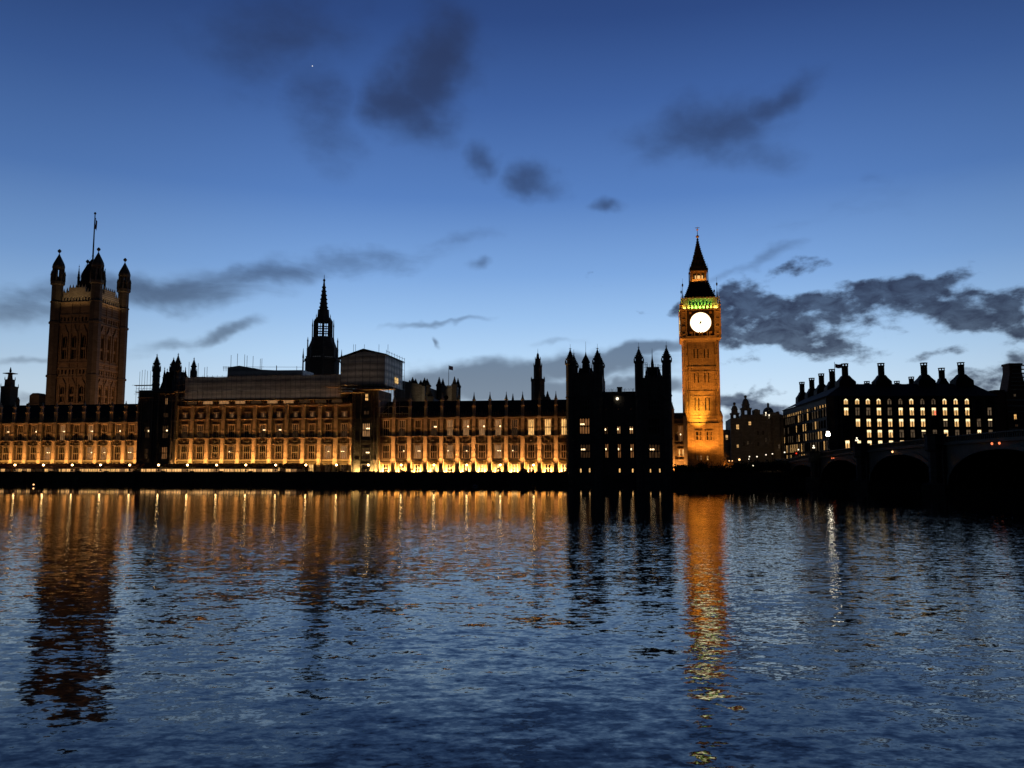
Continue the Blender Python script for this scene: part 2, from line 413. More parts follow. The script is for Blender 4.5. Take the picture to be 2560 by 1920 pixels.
class Thing:
    def __init__(s, name, label, cat, fr, lx=0.0, ly=0.0, z=0.0, group=None, kind=None):
        o = bpy.data.objects.new(name, None); COL.objects.link(o)
        o.empty_display_size = .5
        o.location = fr.world(lx, ly, z); o.rotation_euler = (0, 0, fr.r)
        o['label'] = label; o['category'] = cat
        if group: o['group'] = group
        if kind: o['kind'] = kind
        s.o = o; s.off = (lx, ly, z)
    def part(s, name, mb, mat, parent=None, label=None, kind=None):
        me = mb.mesh(name, mat, s.off)
        o = bpy.data.objects.new(name, me); COL.objects.link(o)
        o.parent = parent or s.o
        if label: o['label'] = label
        if kind: o['kind'] = kind
        return o
    def inst(s, name, me, lx, ly, z, parent=None, rot=0.0, rel=False):
        o = bpy.data.objects.new(name, me); COL.objects.link(o)
        o.parent = parent or s.o
        o.location = (lx, ly, z) if rel else (lx - s.off[0], ly - s.off[1], z - s.off[2])
        o.rotation_euler = (0, 0, rot)
        return o
def solo(name, label, cat, mb, mat, fr, lx=0, ly=0, z=0, group=None, kind=None):
    o = bpy.data.objects.new(name, mb.mesh(name, mat, (lx, ly, z))); COL.objects.link(o)
    o.location = fr.world(lx, ly, z); o.rotation_euler = (0, 0, fr.r)
    if label: o['label'] = label
    if cat: o['category'] = cat
    if group: o['group'] = group
    if kind: o['kind'] = kind
    return o
def clone(root, loc=None, label=None):
    r = root.copy(); COL.objects.link(r)
    if loc: r.location = loc
    if label: r['label'] = label
    for ch in list(root.children):
        c = ch.copy(); COL.objects.link(c); c.parent = r
        for g in list(ch.children):
            d = g.copy(); COL.objects.link(d); d.parent = c
    return r

WORLD = Frame(0, 0, 0)
A = math.atan(0.16)
F = Frame(0, 256.0, -A)          # river front of the palace: local x along it, local y away from the river
WALLY = -10.0                    # river wall face, in front of the terrace
TERR = 2.1

# window templates: stone mullions in front, pane behind
TPL = {}
def win_tpl(w, h, nl=3, nt=2, bar=.13, head=True):
    key = (round(w, 2), round(h, 2), nl, nt, head)
    if key in TPL: return TPL[key]
    mb = MB()
    e = bar * 1.1
    mb.box(-w / 2 - .18, -w / 2 + e, -.06, .22, 0, h); mb.box(w / 2 - e, w / 2 + .18, -.06, .22, 0, h)
    mb.box(-w / 2 - .25, w / 2 + .25, -.16, .2, -.22, 0); mb.box(-w / 2 - .25, w / 2 + .25, -.14, .2, h, h + .2)
    for i in range(1, nl):
        x = -w / 2 + w * i / nl; mb.box(x - bar / 2, x + bar / 2, .02, .2, 0, h)
    for j in range(1, nt):
        z = h * (.5 if nt == 2 else j / nt); mb.box(-w / 2 + e, w / 2 - e, .0, .18, z - bar * .6, z + bar * .6)
    if head:
        for j in range(1, nt + 1):     # pointed heads of the lights
            zt = h * j / nt if j < nt else h
            if j < nt: zt -= bar * .6
            for i in range(nl):
                a, b = -w / 2 + w * i / nl, -w / 2 + w * (i + 1) / nl
                m_, d_ = (a + b) / 2, (b - a) * .55
                mb.prism([(a, zt - d_), (a, zt), (m_, zt)], .04, .17); mb.prism([(m_, zt), (b, zt), (b, zt - d_)], .04, .17)
    pane = MB().box(-w / 2, w / 2, .30, .40, 0, h)
    TPL[key] = (mb, pane, {}, w, h)
    return TPL[key]
LAMPM = {}
def lamp_mesh(kind):
    if kind in LAMPM: return LAMPM[kind]
    mb = MB()
    if kind == 1: mb.lathe(0, 0, [(.04, -.3), (.26, -.12), (.28, .1), (.05, .3)], 8)
    else:
        for dx in (-.42, 0, .42):
            mb.lathe(dx, 0, [(.03, -.24), (.22, -.08), (.22, .1), (.03, .24)], 8)
    LAMPM[kind] = mb.mesh('room_lamp', M['g_room'])
    return LAMPM[kind]
def add_window(th, tpl, lx, ly, z, pane='black', frame='trim', lamp=0, lx_off=0.0, lz=.5, rot=0.0, name='window', kind=None):
    mb, pn, cache, w, h = tpl
    if frame not in cache: cache[frame] = mb.mesh(name, M[frame])
    if ('p', pane) not in cache: cache[('p', pane)] = pn.mesh('pane', M[pane])
    wo_ = th.inst(name, cache[frame], lx, ly, z, rot=rot)
    th.inst('pane', cache[('p', pane)], 0, 0, 0, wo_, rel=True)
    if lamp:
        th.inst('room_lamp', lamp_mesh(lamp), lx_off * w, .27, h * lz, wo_, rel=True)
    return wo_

def spire_prof(r, z0, z1, steps=5, fin=True):
    """crocketed spirelet profile"""
    p = []
    for i in range(steps):
        t = i / steps; rr = r * (1 - t) ** 1.1 + .05; z = z0 + (z1 - z0) * .82 * t
        p += [(rr * .82, z), (rr * 1.12, z + (z1 - z0) * .03), (rr * .84, z + (z1 - z0) * .06)]
    zf = z0 + (z1 - z0) * .82
    p += [(.07, zf)]
    if fin:
        p += [(r * .28 + .08, zf + (z1 - z0) * .045), (.06, zf + (z1 - z0) * .08), (.045, z1)]
    return p
def turret(mb, x, y, r, z0, zs, zl, zt, n=8):
    """octagonal turret: shaft to zs, open-looking lantern to zl, crocketed cap to zt"""
    h = zs - z0
    zl = zs + (zl - zs) * .7
    prof = [(r, z0)]
    for k in (.35, .7):
        prof += [(r, z0 + h * k), (r * 1.12, z0 + h * k + .1), (r * 1.12, z0 + h * k + .45), (r, z0 + h * k + .6)]
    prof += [(r, zs - .7), (r * 1.22, zs - .4), (r * 1.22, zs), (r * .78, zs), (r * .78, zl - .5), (r * 1.05, zl - .2), (r * 1.05, zl)]
    mb.lathe(x, y, prof, n)
    mb.lathe(x, y, spire_prof(r * .95, zl, zt, 6), n)
    for i in range(n):   # little corner pinnacles round the shoulder
        a = pi / n + 2 * pi * i / n
        cx, cy = x + r * 1.08 * cos(a), y + r * 1.08 * sin(a)
        mb.lathe(cx, cy, [(.16 * r, zs - .1), (.12 * r, zs + (zl - zs) * .3), (.16 * r, zs + (zl - zs) * .32), (.02, zs + (zl - zs) * .8)], 4, 0)

LIGHTS = []
def area(name, loc, sx, sy, power, col, dirv, spread=140, rotz=0.0):
    from mathutils import Vector, Matrix
    d = bpy.data.lights.new(name, 'AREA'); d.shape = 'RECTANGLE'; d.size = sx; d.size_y = sy
    d.energy = power; d.color = col; d.spread = R(spread)
    o = bpy.data.objects.new(name, d); COL.objects.link(o); o.location = loc
    z = -Vector(dirv).normalized(); x = Vector((cos(rotz), sin(rotz), 0)); x = (x - z * x.dot(z)).normalized(); y = z.cross(x)
    o.rotation_euler = Matrix((x, y, z)).transposed().to_euler()
    return o
def spot(name, loc, target, power, col, angle, blend=.6, size=.4):
    from mathutils import Vector
    d = bpy.data.lights.new(name, 'SPOT'); d.energy = power; d.color = col; d.spot_size = R(angle); d.spot_blend = blend; d.shadow_soft_size = size
    o = bpy.data.objects.new(name, d); COL.objects.link(o); o.location = loc
    o.rotation_euler = (Vector(target) - Vector(loc)).to_track_quat('-Z', 'Y').to_euler()
    return o
FLOOD = (1.0, .44, .13)
CLK = 1.0; VIC = 0.38
# ---------------------------------------------------------------- ground, river, river walls
def sheet(name, pts, z, mat, kind='structure'):
    me = bpy.data.meshes.new(name); me.from_pydata([(x, y, z) for x, y in pts], [], [tuple(range(len(pts)))]); me.materials.append(mat); me.update()
    o = bpy.data.objects.new(name, me); COL.objects.link(o); o['kind'] = kind
    return o
sheet('river', [(-3000, -400), (3000, -400), (3000, 4000), (-3000, 4000)], 0.0, M['water'])
def fw(lx, ly): return F.world(lx, ly)[:2]
gm = MB().box(-2200, 1800, WALLY + .6, 4000, -3, TERR - .12)
g = solo('ground', None, None, gm, M['ground'], F, kind='structure')
tm = MB().box(-230, 22, WALLY + .6, 0.3, TERR - .11, TERR)
solo('terrace_paving', None, None, tm, M['ground'], F, kind='structure')
nm = MB().box(-60, 60, -40, .6, -2, 2.7)
solo('riverside_path', None, None, nm, M['ground'], WORLD, kind='structure')

PX1 = F.hit(1421, 1150, WALLY)[0]      # left edge of the river pavilion
PX2 = F.hit(1676.5, 1150, WALLY)[0]
def river_wall(x0, x1, label, top=2.95):
    t = Thing('river_wall', label, 'wall', F, (x0 + x1) / 2, WALLY, 0)
    mb = MB()
    mb.frustum(x0, x1, WALLY - .9, WALLY + .6, -2.5, x0, x1, WALLY - .25, WALLY + .6, top - 1.1)
    n = max(2, int((x1 - x0) / 9.6))
    for i in range(n + 1):
        x = x0 + .7 + (x1 - x0 - 1.4) * i / n
        mb.frustum(x - .65, x + .65, WALLY - 1.35, WALLY - .2, -2.5, x - .55, x + .55, WALLY - .7, WALLY - .2, top - 1.0)
    t.part('wall_face', mb, M['wallst'])
    pb = MB(); pb.box(x0, x1, WALLY - .3, WALLY + .25, top - 1.0, top - .16)
    for i in range(n + 1):
        x = x0 + .7 + (x1 - x0 - 1.4) * i / n
        pb.box(x - .5, x + .5, WALLY - .55, WALLY + .35, top - 1.0, top + .25)
    t.part('parapet', pb, M['wallst'])
    cb = MB()
    cb.box(x0, x1, WALLY - .42, WALLY + .36, top - .16, top); cb.box(x0, x1, WALLY - .5, WALLY - .25, top - 1.2, top - 1.02)
    t.part('coping', cb, M['wallst'])
    return t
river_wall(-215, PX1 - .02, 'long dark stone wall rising from the water below the floodlit terrace')
river_wall(PX2 + .02, 79.5, 'short dark stone river wall in front of the clock tower, ending at the bridge', 2.9)
river_wall(104.5, 420, 'dark stone river wall beyond the bridge below the chimneyed office building', 2.9)

# ---------------------------------------------------------------- palace wings
def wing(label, piers, ref, lv, s2, s1, s3=None, doors=True, x_end=None, x_start=None, light=1.0, marq=False, roof=True, pin=True):
    xs = [F.hit(p, 1100)[0] for p in piers]
    xr = F.hit(ref, 1100)[0]
    Z = {k: F.hit(ref, v, 8.0 if k == 'ridge' else 0.0)[1] for k, v in lv.items()}
    x0 = xs[0] - .7 if x_start is None else F.hit(x_start, 1100)[0]; x1 = xs[-1] + .7 if x_end is None else F.hit(x_end, 1100)[0]
    t = Thing('palace_wing', label, 'building', F, (x0 + x1) / 2, 0, TERR)
    bays = [(xs[i] + .65, xs[i + 1] - .65) for i in range(len(xs) - 1)]
    if x_end is not None and x1 - xs[-1] > 2: bays.append((xs[-1] + .65, x1 + (5.0 - (x1 - xs[-1])) - .65))
    ops = []; W1 = 2.15; W2 = 1.95
    for (a, b) in bays:
        c = (a + b) / 2
        ops.append((c - W1 / 2, min(x1 - .01, c + W1 / 2), Z['f1b'], Z['f1t'])); ops.append((c - W2 / 2, min(x1 - .01, c + W2 / 2), Z['f2b'], Z['f2t']))
        if 'f3b' in Z: ops.append((c - .82, c + .82, Z['f3b'], Z['f3t']))
        if doors: ops.append((c - .8, min(x1 - .01, c + .8), TERR, Z['door']))
    wb = MB(); top = Z['eave']
    wb.wall(x0, x1, TERR - .1, top, ops, 0, .55)
    wb.add([(x0, 0, TERR), (x0, 14, TERR), (x0, 14, top), (x0, 0, top)], [(0, 1, 2, 3)]); wb.add([(x1, 0, TERR), (x1, 14, TERR), (x1, 14, top), (x1, 0, top)], [(3, 2, 1, 0)])
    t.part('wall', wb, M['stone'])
    # blind tracery: thin vertical ribs between window and pier
    rb = MB()
    for (a, b) in bays:
        c = (a + b) / 2
        for (w, zb, zt) in ((W1, Z['f1b'] - .1, Z['f1t'] + .3), (W2, Z['f2b'] - .1, top - .35)):
            for sgn in (-1, 1):
                xa = c + sgn * w / 2; xb_ = b if sgn > 0 else a
                n = 3
                for i in range(1, n + 1):
                    x = xa + (xb_ - xa) * i / (n + .3)
                    if x < x1: rb.box(x - .055, x + .055, -.13, -.004, zb, zt)
        # carved panel between storeys
        if c + 1.4 < x1:
            zs0, zs1 = Z['f1t'] + .55, Z['f2b'] - .35
            rb.box(c - 1.15, c - 1.0, -.22, -.004, zs0, zs1); rb.box(c + 1.0, c + 1.15, -.22, -.004, zs0, zs1)
            mz = (zs0 + zs1) / 2
            rb.lathe(c, -.1, [(.02, mz - .55), (.42, mz - .3), (.5, mz), (.36, mz + .35), (.1, mz + .6)], 6)
            for sx in (-.68, .68):
                rb.lathe(c + sx, -.06, [(.02, mz - .4), (.2, mz - .1), (.16, mz + .25), (.02, mz + .45)], 5)
    t.part('panelling', rb, M['stone'])
    cb = MB()
    for z, d, h in ((Z['corn'], .85, .42), (Z['corn'] - .75, .25, .16), (Z['f1t'] + .32, .3, .2), (Z['f2b'] - .35, .34, .22), (top - .25, .45, .3)):
        cb.box(x0 + .01, x1 - .01, -d, -.003, z, z + h)
    if 'f3b' in Z: cb.box(x0 + .01, x1 - .01, -.3, -.003, Z['f3b'] - .7, Z['f3b'] - .5)
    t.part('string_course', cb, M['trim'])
    if roof:
        pb = MB(); pz = Z['parap']
        for i, (a, b) in enumerate(bays):
            b = min(b, x1)
            pb.box(a, b, -.12, .2, top + .04, top + (pz - top) * .55)
            n = 5
            for k in range(n):
                xa = a + (b - a) * (k + .18) / n; xb_ = a + (b - a) * (k + .72) / n
                pb.box(xa, xb_, -.12, .2, top + (pz - top) * .55, pz if k != 2 else pz + .5)
        t.part('parapet', pb, M['stone'])
        rf = MB(); zr = Z['ridge']
        rf.prismx([(.5, top), (8.0, zr), (9.0, zr), (15, top)], x0 + .05, x1 - .05)
        rf.box(x0 + .1, x1 - .1, 8.4, 8.6, zr, zr + .22)
        t.part('roof', rf, M['slate'])
    # buttress piers with pinnacles
    for x in xs:
        bb = MB()
        bb.box(x - .95, x + .95, -1.25, .02, TERR, TERR + 1.2); bb.box(x - .66, x + .66, -.95, .02, TERR + 1.2, Z['corn'])
        bb.box(x - .74, x + .74, -1.05, .02, Z['corn'] - .02, Z['corn'] + .44)
        bb.box(x - .6, x + .6, -.85, .02, Z['corn'] + .44, Z['f2b'] - .6)
        bb.box(x - .68, x + .68, -.93, .02, Z['f2b'] - .6, Z['f2b'] - .3)
        bb.box(x - .53, x + .53, -.72, .02, Z['f2b'] - .3, top); bb.box(x - .62, x + .62, -.82, .02, top - .02, top + .3)
        for zz in (Z['f1b'] + 2.1, Z['f2b'] + 2.0):
            bb.box(x - .57, x + .57, -.9 if zz < Z['f2b'] - .7 else -.78, 0, zz, zz + .14)
        for sx in (-.3, .3):
            bb.box(x + sx - .07, x + sx + .07, -1.02, -.8, TERR + 1.5, Z['corn'] - .3)
            bb.box(x + sx - .06, x + sx + .06, -.93, -.8, Z['corn'] + .8, Z['f2b'] - .8)
            bb.box(x + sx - .05, x + sx + .05, -.79, -.7, Z['f2b'] + .2, top - .3)
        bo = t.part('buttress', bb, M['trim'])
        if pin:
            pn = MB(); zp = Z['pinb']; zt = Z['pint']
            pn.box(x - .44, x + .44, -.6, .25, top + .3, zp - 1.9); pn.box(x - .54, x + .54, -.7, .35, zp - 1.9, zp - 1.6)
            pn.box(x - .36, x + .36, -.52, .18, zp - 1.6, zp); pn.box(x - .52, x + .52, -.68, .34, zp, zp + .22)
            pn.lathe(x, -.17, spire_prof(.55, zp + .22, zt, 4), 4, pi / 4)
            t.part('pinnacle', pn, M['trim'], bo)
    # windows
    def st(code):
        return {'d': ('black', 0), 'o': ('g_dim', 0), 'O': ('g_dim', 1), 'D': ('g_dim', 2), 'w': ('g_warm', 0), 'W': ('g_warm', 1), 'X': ('g_warm', 2), 'b': ('g_win', 0), 'B': ('g_win', 1), 'r': ('g_red', 0)}[code]
    T1 = win_tpl(W1, Z['f1t'] - Z['f1b'], 3, 2); T2 = win_tpl(W2, Z['f2t'] - Z['f2b'], 3, 2)
    T3 = win_tpl(1.64, Z['f3t'] - Z['f3b'], 3, 1, .24) if 'f3b' in Z else None
    for i, (a, b) in enumerate(bays):
        c = (a + b) / 2
        if c + W1 / 2 > x1: c = x1 - W1 / 2 - .2
        p, l = st(s1[i]); add_window(t, T1, c, 0, Z['f1b'], p, 'trim', l, random.choice((-.25, .1, .25)), .52)
        p, l = st(s2[i]); add_window(t, T2, c, 0, Z['f2b'], p, 'trim', l, random.choice((.3, .3, -.2)), .56)
        if T3:
            p, l = st((s3 or 'w' * 20)[i]); add_window(t, T3, c, 0, Z['f3b'], p, 'trim', 0)
        if doors:
            dm = MB(); hz = Z['door'] - TERR
            dm.box(-.98, -.8, -.12, .3, 0, hz); dm.box(.8, .98, -.12, .3, 0, hz); dm.box(-1.15, 1.15, -.5, .3, hz, hz + .32); dm.box(-.05, .05, .1, .3, 0, hz); dm.box(-.8, .8, .1, .28, hz * .62, hz * .62 + .1)
            key = ('door', round(hz, 2))
            if key not in TPL: TPL[key] = (dm, MB().box(-.8, .8, .32, .42, 0, hz), {}, 1.6, hz)
            add_window(t, TPL[key], c, 0, TERR, random.choice(('g_warm', 'g_dim', 'g_win')) , 'trim', 0, name='door')
    # floodlights standing on the terrace and on the ledge
    L = x1 - x0; xm = (x0 + x1) / 2
    if not marq:
        for (a, b) in bays:
            c = min((a + b) / 2, x1 - 1.3)
            area('floodlight', F.world(c, -.6, TERR + .2), (b - a) * .85, .2, 3200 * light * random.uniform(.7, 1.25), (1.0, .54, .14), (sin(A) * .5, cos(A) * .5, 1.0), 160, -A)
    for x in xs:
        area('floodlight', F.world(x, -2.15, TERR + .5), 1.0, .25, (175 if not marq else 160) * light * random.uniform(.75, 1.2), FLOOD, (sin(A) * .12, cos(A) * .12, 1.0), 30, -A)
    area('floodlight', F.world(xm, -1.0, Z['corn'] + .46), L, .12, (9 if not marq else 8) * L * light, FLOOD, (sin(A) * .5, cos(A) * .5, 1.0), 130, -A)
    if marq: area('floodlight', F.world(xm, -1.9, Z['corn'] - 1.5), L, .12, 22 * L * light, (1.0, .54, .14), (sin(A) * .5, cos(A) * .5, 1.0), 120, -A)
    return t, Z, xs, x0, x1

lvR = dict(ridge=1003, eave=1044, parap=1031, f2t=1049, f2b=1088, f1t=1112, f1b=1145, corn=1151, door=1161.5, pinb=1001, pint=980)
wr = wing('floodlit gothic palace wing between the scaffolded tower and the unlit river pavilion',
     [945.7, 985, 1024.6, 1064.6, 1104.6, 1145, 1185, 1225, 1266, 1307, 1349, 1390.4], 1185, lvR,
     'dodDwXWWobbb'.replace('X', 'W'), 'dOXdWOdXOddd', x_end=1421.5, x_start=945.0)
lvM = dict(ridge=985, eave=1014, parap=1005, f3t=1031, f3b=1043, f2t=1061, f2b=1093, f1t=1114, f1b=1147, corn=1152, door=1162, pinb=1003, pint=985)
wm = wing('floodlit gothic palace wing with small lit attic windows under the long sheeted scaffold roof',
     [441.4, 480.5, 519.3, 558.4, 597.6, 637, 676, 716.7, 758.7, 799.6, 839.8, 880], 660, lvM,
     'oodddDDoddo', 'dddOdddddWX', 'wwwwowwwwww', light=.95, marq=True, roof=True, pin=False)
lvL = dict(ridge=1013, eave=1057.6, parap=1046, f2t=1062, f2b=1100, f1t=1117, f1b=1149, corn=1153.5, door=1163, pinb=1018, pint=1004)
wl = wing('floodlit gothic palace wing at the left end, below the great square tower',
     [-35, -1, 33.5, 67, 102.6, 138, 173, 208, 243, 277.5, 312, 343.5], 170, lvL,
     'dDdOdXdXdOd', 'ddddXddWWdX', light=.85, marq=True)

# ---------------------------------------------------------------- turreted pavilions on the river front
def quadrants(px0, px1, yb, yl=0.0):
    return F.hit(px0, yb, yl)[0], F.hit(px1, yb, yl)[0]

def block(t, x0, x1, y0, y1, z0, z1, ops, mat='darkstone', name='wall', depth=.5):
    mb = MB(); mb.wall(x0, x1, z0, z1, ops, y0, depth)
    mb.add([(x0, y0, z0), (x0, y1, z0), (x0, y1, z1), (x0, y0, z1)], [(0, 1, 2, 3)]); mb.add([(x1, y0, z0), (x1, y1, z0), (x1, y1, z1), (x1, y0, z1)], [(3, 2, 1, 0)])
    mb.add([(x0, y1, z0), (x1, y1, z0), (x1, y1, z1), (x0, y1, z1)], [(3, 2, 1, 0)]); mb.add([(x0, y0, z1), (x1, y0, z1), (x1, y1, z1), (x0, y1, z1)], [(0, 1, 2, 3)])
    return t.part(name, mb, M[mat])

def hz(px, py, yl=0.0): return F.hit(px, py, yl)[1]

# inner pavilion, left (under scaffolding)
xa, xb = quadrants(345, 436, 1100, -1.5)
t = Thing('palace_pavilion', 'narrow unlit palace tower wrapped in scaffolding, left of the long sheeted roof', 'building', F, (xa + xb) / 2, 0, TERR)
xm = F.hit(381, 1100, -1.5)[0]
Zt = hz(400, 975, -1.5)
wx = F.hit(412, 1100, -1.5)[0]; wx2 = F.hit(367, 1100, -1.5)[0]
wins = [(995, 1011, 'g_warm', 1.1, 0), (1032, 1043, 'g_dim', 1.9, 0), (1064, 1095, 'g_dim', 2.2, 1), (1117, 1147, 'g_red', 2.1, 0)]
ops = []
for (a, b, p, w, l) in wins: ops.append((wx - w / 2, wx + w / 2, hz(412, b, -1.5), hz(412, a, -1.5)))
wins2 = [(1066, 1094, 'g_dim', 1.6, 1), (1121, 1146, 'g_dim', 1.6, 0)]
for (a, b, p, w, l) in wins2: ops.append((wx2 - w / 2, wx2 + w / 2, hz(367, b, -1.5), hz(367, a, -1.5)))
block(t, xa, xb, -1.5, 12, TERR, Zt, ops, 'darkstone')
for (px, ww) in ((wx, wins), (wx2, wins2)):
    for (a, b, p, w, l) in ww:
        z0_, z1_ = hz(400, b, -1.5), hz(400, a, -1.5)
        add_window(t, win_tpl(w, z1_ - z0_, 3 if w > 1.5 else 2, 2 if z1_ - z0_ > 2.5 else 1), px, -1.5, z0_, p, 'darkstone', l, .2, .6)
rb = MB()
for z in (1025, 1053, 1105, 1152): rb.box(xa + .02, xb - .02, -1.8, -1.503, hz(400, z, -1.5), hz(400, z, -1.5) + .3)
for px in (345.5, 352, 380, 386, 396, 428, 435.5):
    x = F.hit(px, 1100, -1.5)[0]; rb.box(x - .16, x + .16, -1.95, -1.503, TERR, Zt)
t.part('string_course', rb, M['darkstone'])
for (px, tp, sh, la, ly, r) in ((393, 884, 925, 902, 0, 1.15), (446, 882, 925, 900, 1, 1.05), (434.5, 893, 925, 905, 9, 1.1), (485.5, 893, 940, 905, 9, .95)):
    x, zt = F.hit(px, tp, ly); mb = MB(); turret(mb, x, ly, r, hz(px, 985, ly), hz(px, sh, ly), hz(px, la, ly), zt)
    t.part('turret', mb, M['darkstone'])
for (px, tp, bs, ly) in ((412, 917, 945, 5), (418.5, 921, 945, 6), (458, 925, 942, 5), (464, 917, 942, 6)):
    x, zt = F.hit(px, tp, ly); mb = MB(); mb.lathe(x, ly, [(.55, hz(px, 975, ly)), (.55, hz(px, bs, ly))] + spire_prof(.6, hz(px, bs, ly), zt, 4), 6)
    t.part('pinnacle', mb, M['darkstone'])
rf = MB(); x0_, x1_ = quadrants(404, 470, 960, 4); xc0, xc1 = quadrants(420, 455, 930, 6)
rf.frustum(x0_, x1_, 2, 11, Zt - .5, xc0, xc1, 5, 8, hz(440, 930, 6)); t.part('roof', rf, M['slate'])

# inner pavilion, right: under the sheeted box
xa, xb = quadrants(880.6, 944.6, 1100, -1.5)
t = Thing('palace_pavilion', 'unlit palace tower carrying the big sheeted box with a pitched roof', 'building', F, (xa + xb) / 2, 0, TERR)
Zt = hz(912, 975, -1.5); wx = F.hit(915, 1100, -1.5)[0]
wins = [(984, 1001, 'g_win', 1.2, 0), (1026, 1036, 'g_dim', 1.9, 0), (1058, 1091, 'g_warm', 2.6, 2), (1121, 1147, 'g_dim', 2.6, 2)]
ops = []
for (a, b, p, w, l) in wins: ops.append((wx - w / 2, wx + w / 2, hz(915, b, -1.5), hz(915, a, -1.5)))
ops.append((wx - 1.5, wx + 1.5, TERR, hz(915, 1162, -1.5)))
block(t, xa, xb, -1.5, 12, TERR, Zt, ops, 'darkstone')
for (a, b, p, w, l) in wins:
    z0_, z1_ = hz(915, b, -1.5), hz(915, a, -1.5)
    add_window(t, win_tpl(w, z1_ - z0_, 4 if w > 2 else 2, 2 if z1_ - z0_ > 1.6 else 1), wx, -1.5, z0_, p, 'darkstone', l, .18, .6)
dm = MB().box(-1.5, -1.3, -.1, .3, 0, 3.0).box(1.3, 1.5, -.1, .3, 0, 3.0).box(-1.7, 1.7, -.35, .3, 3.0, 3.3).box(-.06, .06, .0, .3, 0, 3)
TPL['pdoor'] = (dm, MB().box(-1.5, 1.5, .32, .42, 0, 3), {}, 3, 3)
add_window(t, TPL['pdoor'], wx, -1.5, TERR, 'g_dim', 'darkstone', name='door')
rb = MB()
for z in (1017, 1048, 1103, 1109, 1151): rb.box(xa + .02, xb - .02, -1.8, -1.503, hz(912, z, -1.5), hz(912, z, -1.5) + .25)
for px in (881.5, 886, 901, 928, 935, 943.8):
    x = F.hit(px, 1100, -1.5)[0]; rb.box(x - .16, x + .16, -1.95, -1.503, TERR, Zt)
t.part('string_course', rb, M['darkstone'])
for dx in (-1, 1):
    area('floodlight', F.world(wx + dx * 2.6, -2.8, TERR + .3), 1.4, .25, 700, (1, .6, .18), (sin(A) * .6, cos(A) * .6, 1), 150, -A)
sub = t
# sheeted scaffold box with its own little pitched roof, standing over the pavilion
t = Thing('scaffold_enclosure', 'big grey sheeted scaffold box with a pitched roof, beside the slender spire', 'scaffolding', F, wx, 0, Zt)
bx0 = F.hit(853, 900, -2)[0]; bx1 = F.hit(963, 900, -2)[0]
zb = hz(905, 962, -2); ze = hz(853, 893, -2)
bd = 17.0
zr = hz(908, 874, -2.6)
xr_ = F.hit(908, 874, -2.6)[0]
sm = MB()
sm.prism([(bx0, zb), (bx1, zb), (bx1, ze + .6), (xr_, zr - .4), (bx0, ze - .2)], -2, bd)
t.part('sheeting', sm, M['sheet'])
rm = MB()
rm.prism([(bx0 - .9, ze - .55), (xr_, zr), (bx1 + .4, ze + .35), (bx1 + .4, ze + .7), (xr_, zr + .35), (bx0 - .9, ze - .15)], -2.6, bd + 1.2)
t.part('roof', rm, M['slate'])
pm = MB()
for i in range(7):
    x = bx0 + (bx1 - bx0) * i / 6; pm.tube((x, -2.35, zb - 5), (x, -2.35, ze + .5), .06)
for i in range(8):
    y = -2.2 + (bd + 3) * i / 7; pm.tube((bx1 + .4, y, zb - 3), (bx1 + .4, y, ze + 2.0), .06)
for k in range(5):
    z = zb + (ze - zb) * k / 4; pm.tube((bx0 - .3, -2.35, z), (bx1 + .4, -2.35, z), .05); pm.tube((bx1 + .4, -2.2, z), (bx1 + .4, bd + 1, z), .05)
pm.tube((bx1 + .4, -2.2, ze + 1.6), (bx1 + .4, bd + 1, ze + 1.6), .05)
for px in (884, 889, 911, 947.5, 970):
    x, zz = F.hit(px, 861, 3); pm.tube((x, 3, ze), (x, 3, zz), .06)
t.part('scaffold_frame', pm, M['pole'])
db = MB()
px0, px1 = quadrants(846, 984, 966, -4)
db.box(px0, px1, -4.2, -1.7, hz(912, 974, -4), hz(912, 974, -4) + .28); db.box(px0, px0 + 8, -4.2, -1.7, hz(912, 981, -4), hz(912, 981, -4) + .2)
db.box(px0 - 4, px0 + 15, -4.0, -1.7, hz(912, 966, -4), hz(912, 966, -4) + .15)
for i in range(12):
    x = px0 + (px1 - px0) * i / 11; db.tube((x, -4.1, hz(912, 990, -4)), (x, -4.1, hz(912, 962, -4)), .05)
t.part('walkway', db, M['wood'])
area('added_sheet_fill', F.world((bx0 + bx1) / 2, -6.2, zb - .3), bx1 - bx0, .2, 26, (1.0, .74, .55), (sin(A) * .4, cos(A) * .4, 1), 120, -A)  # unseen fill, added to lighten the front of the sheeted box
lz_ = F.hit(991, 952, 10)[1]
lb = MB().box(bx1 + .05, bx1 + .25, 8.0, 11.5, lz_ - .8, lz_ + .9); t.part('work_light', lb, glow('work_light_glow', (1, .62, .22), .8, .8, 1.0))
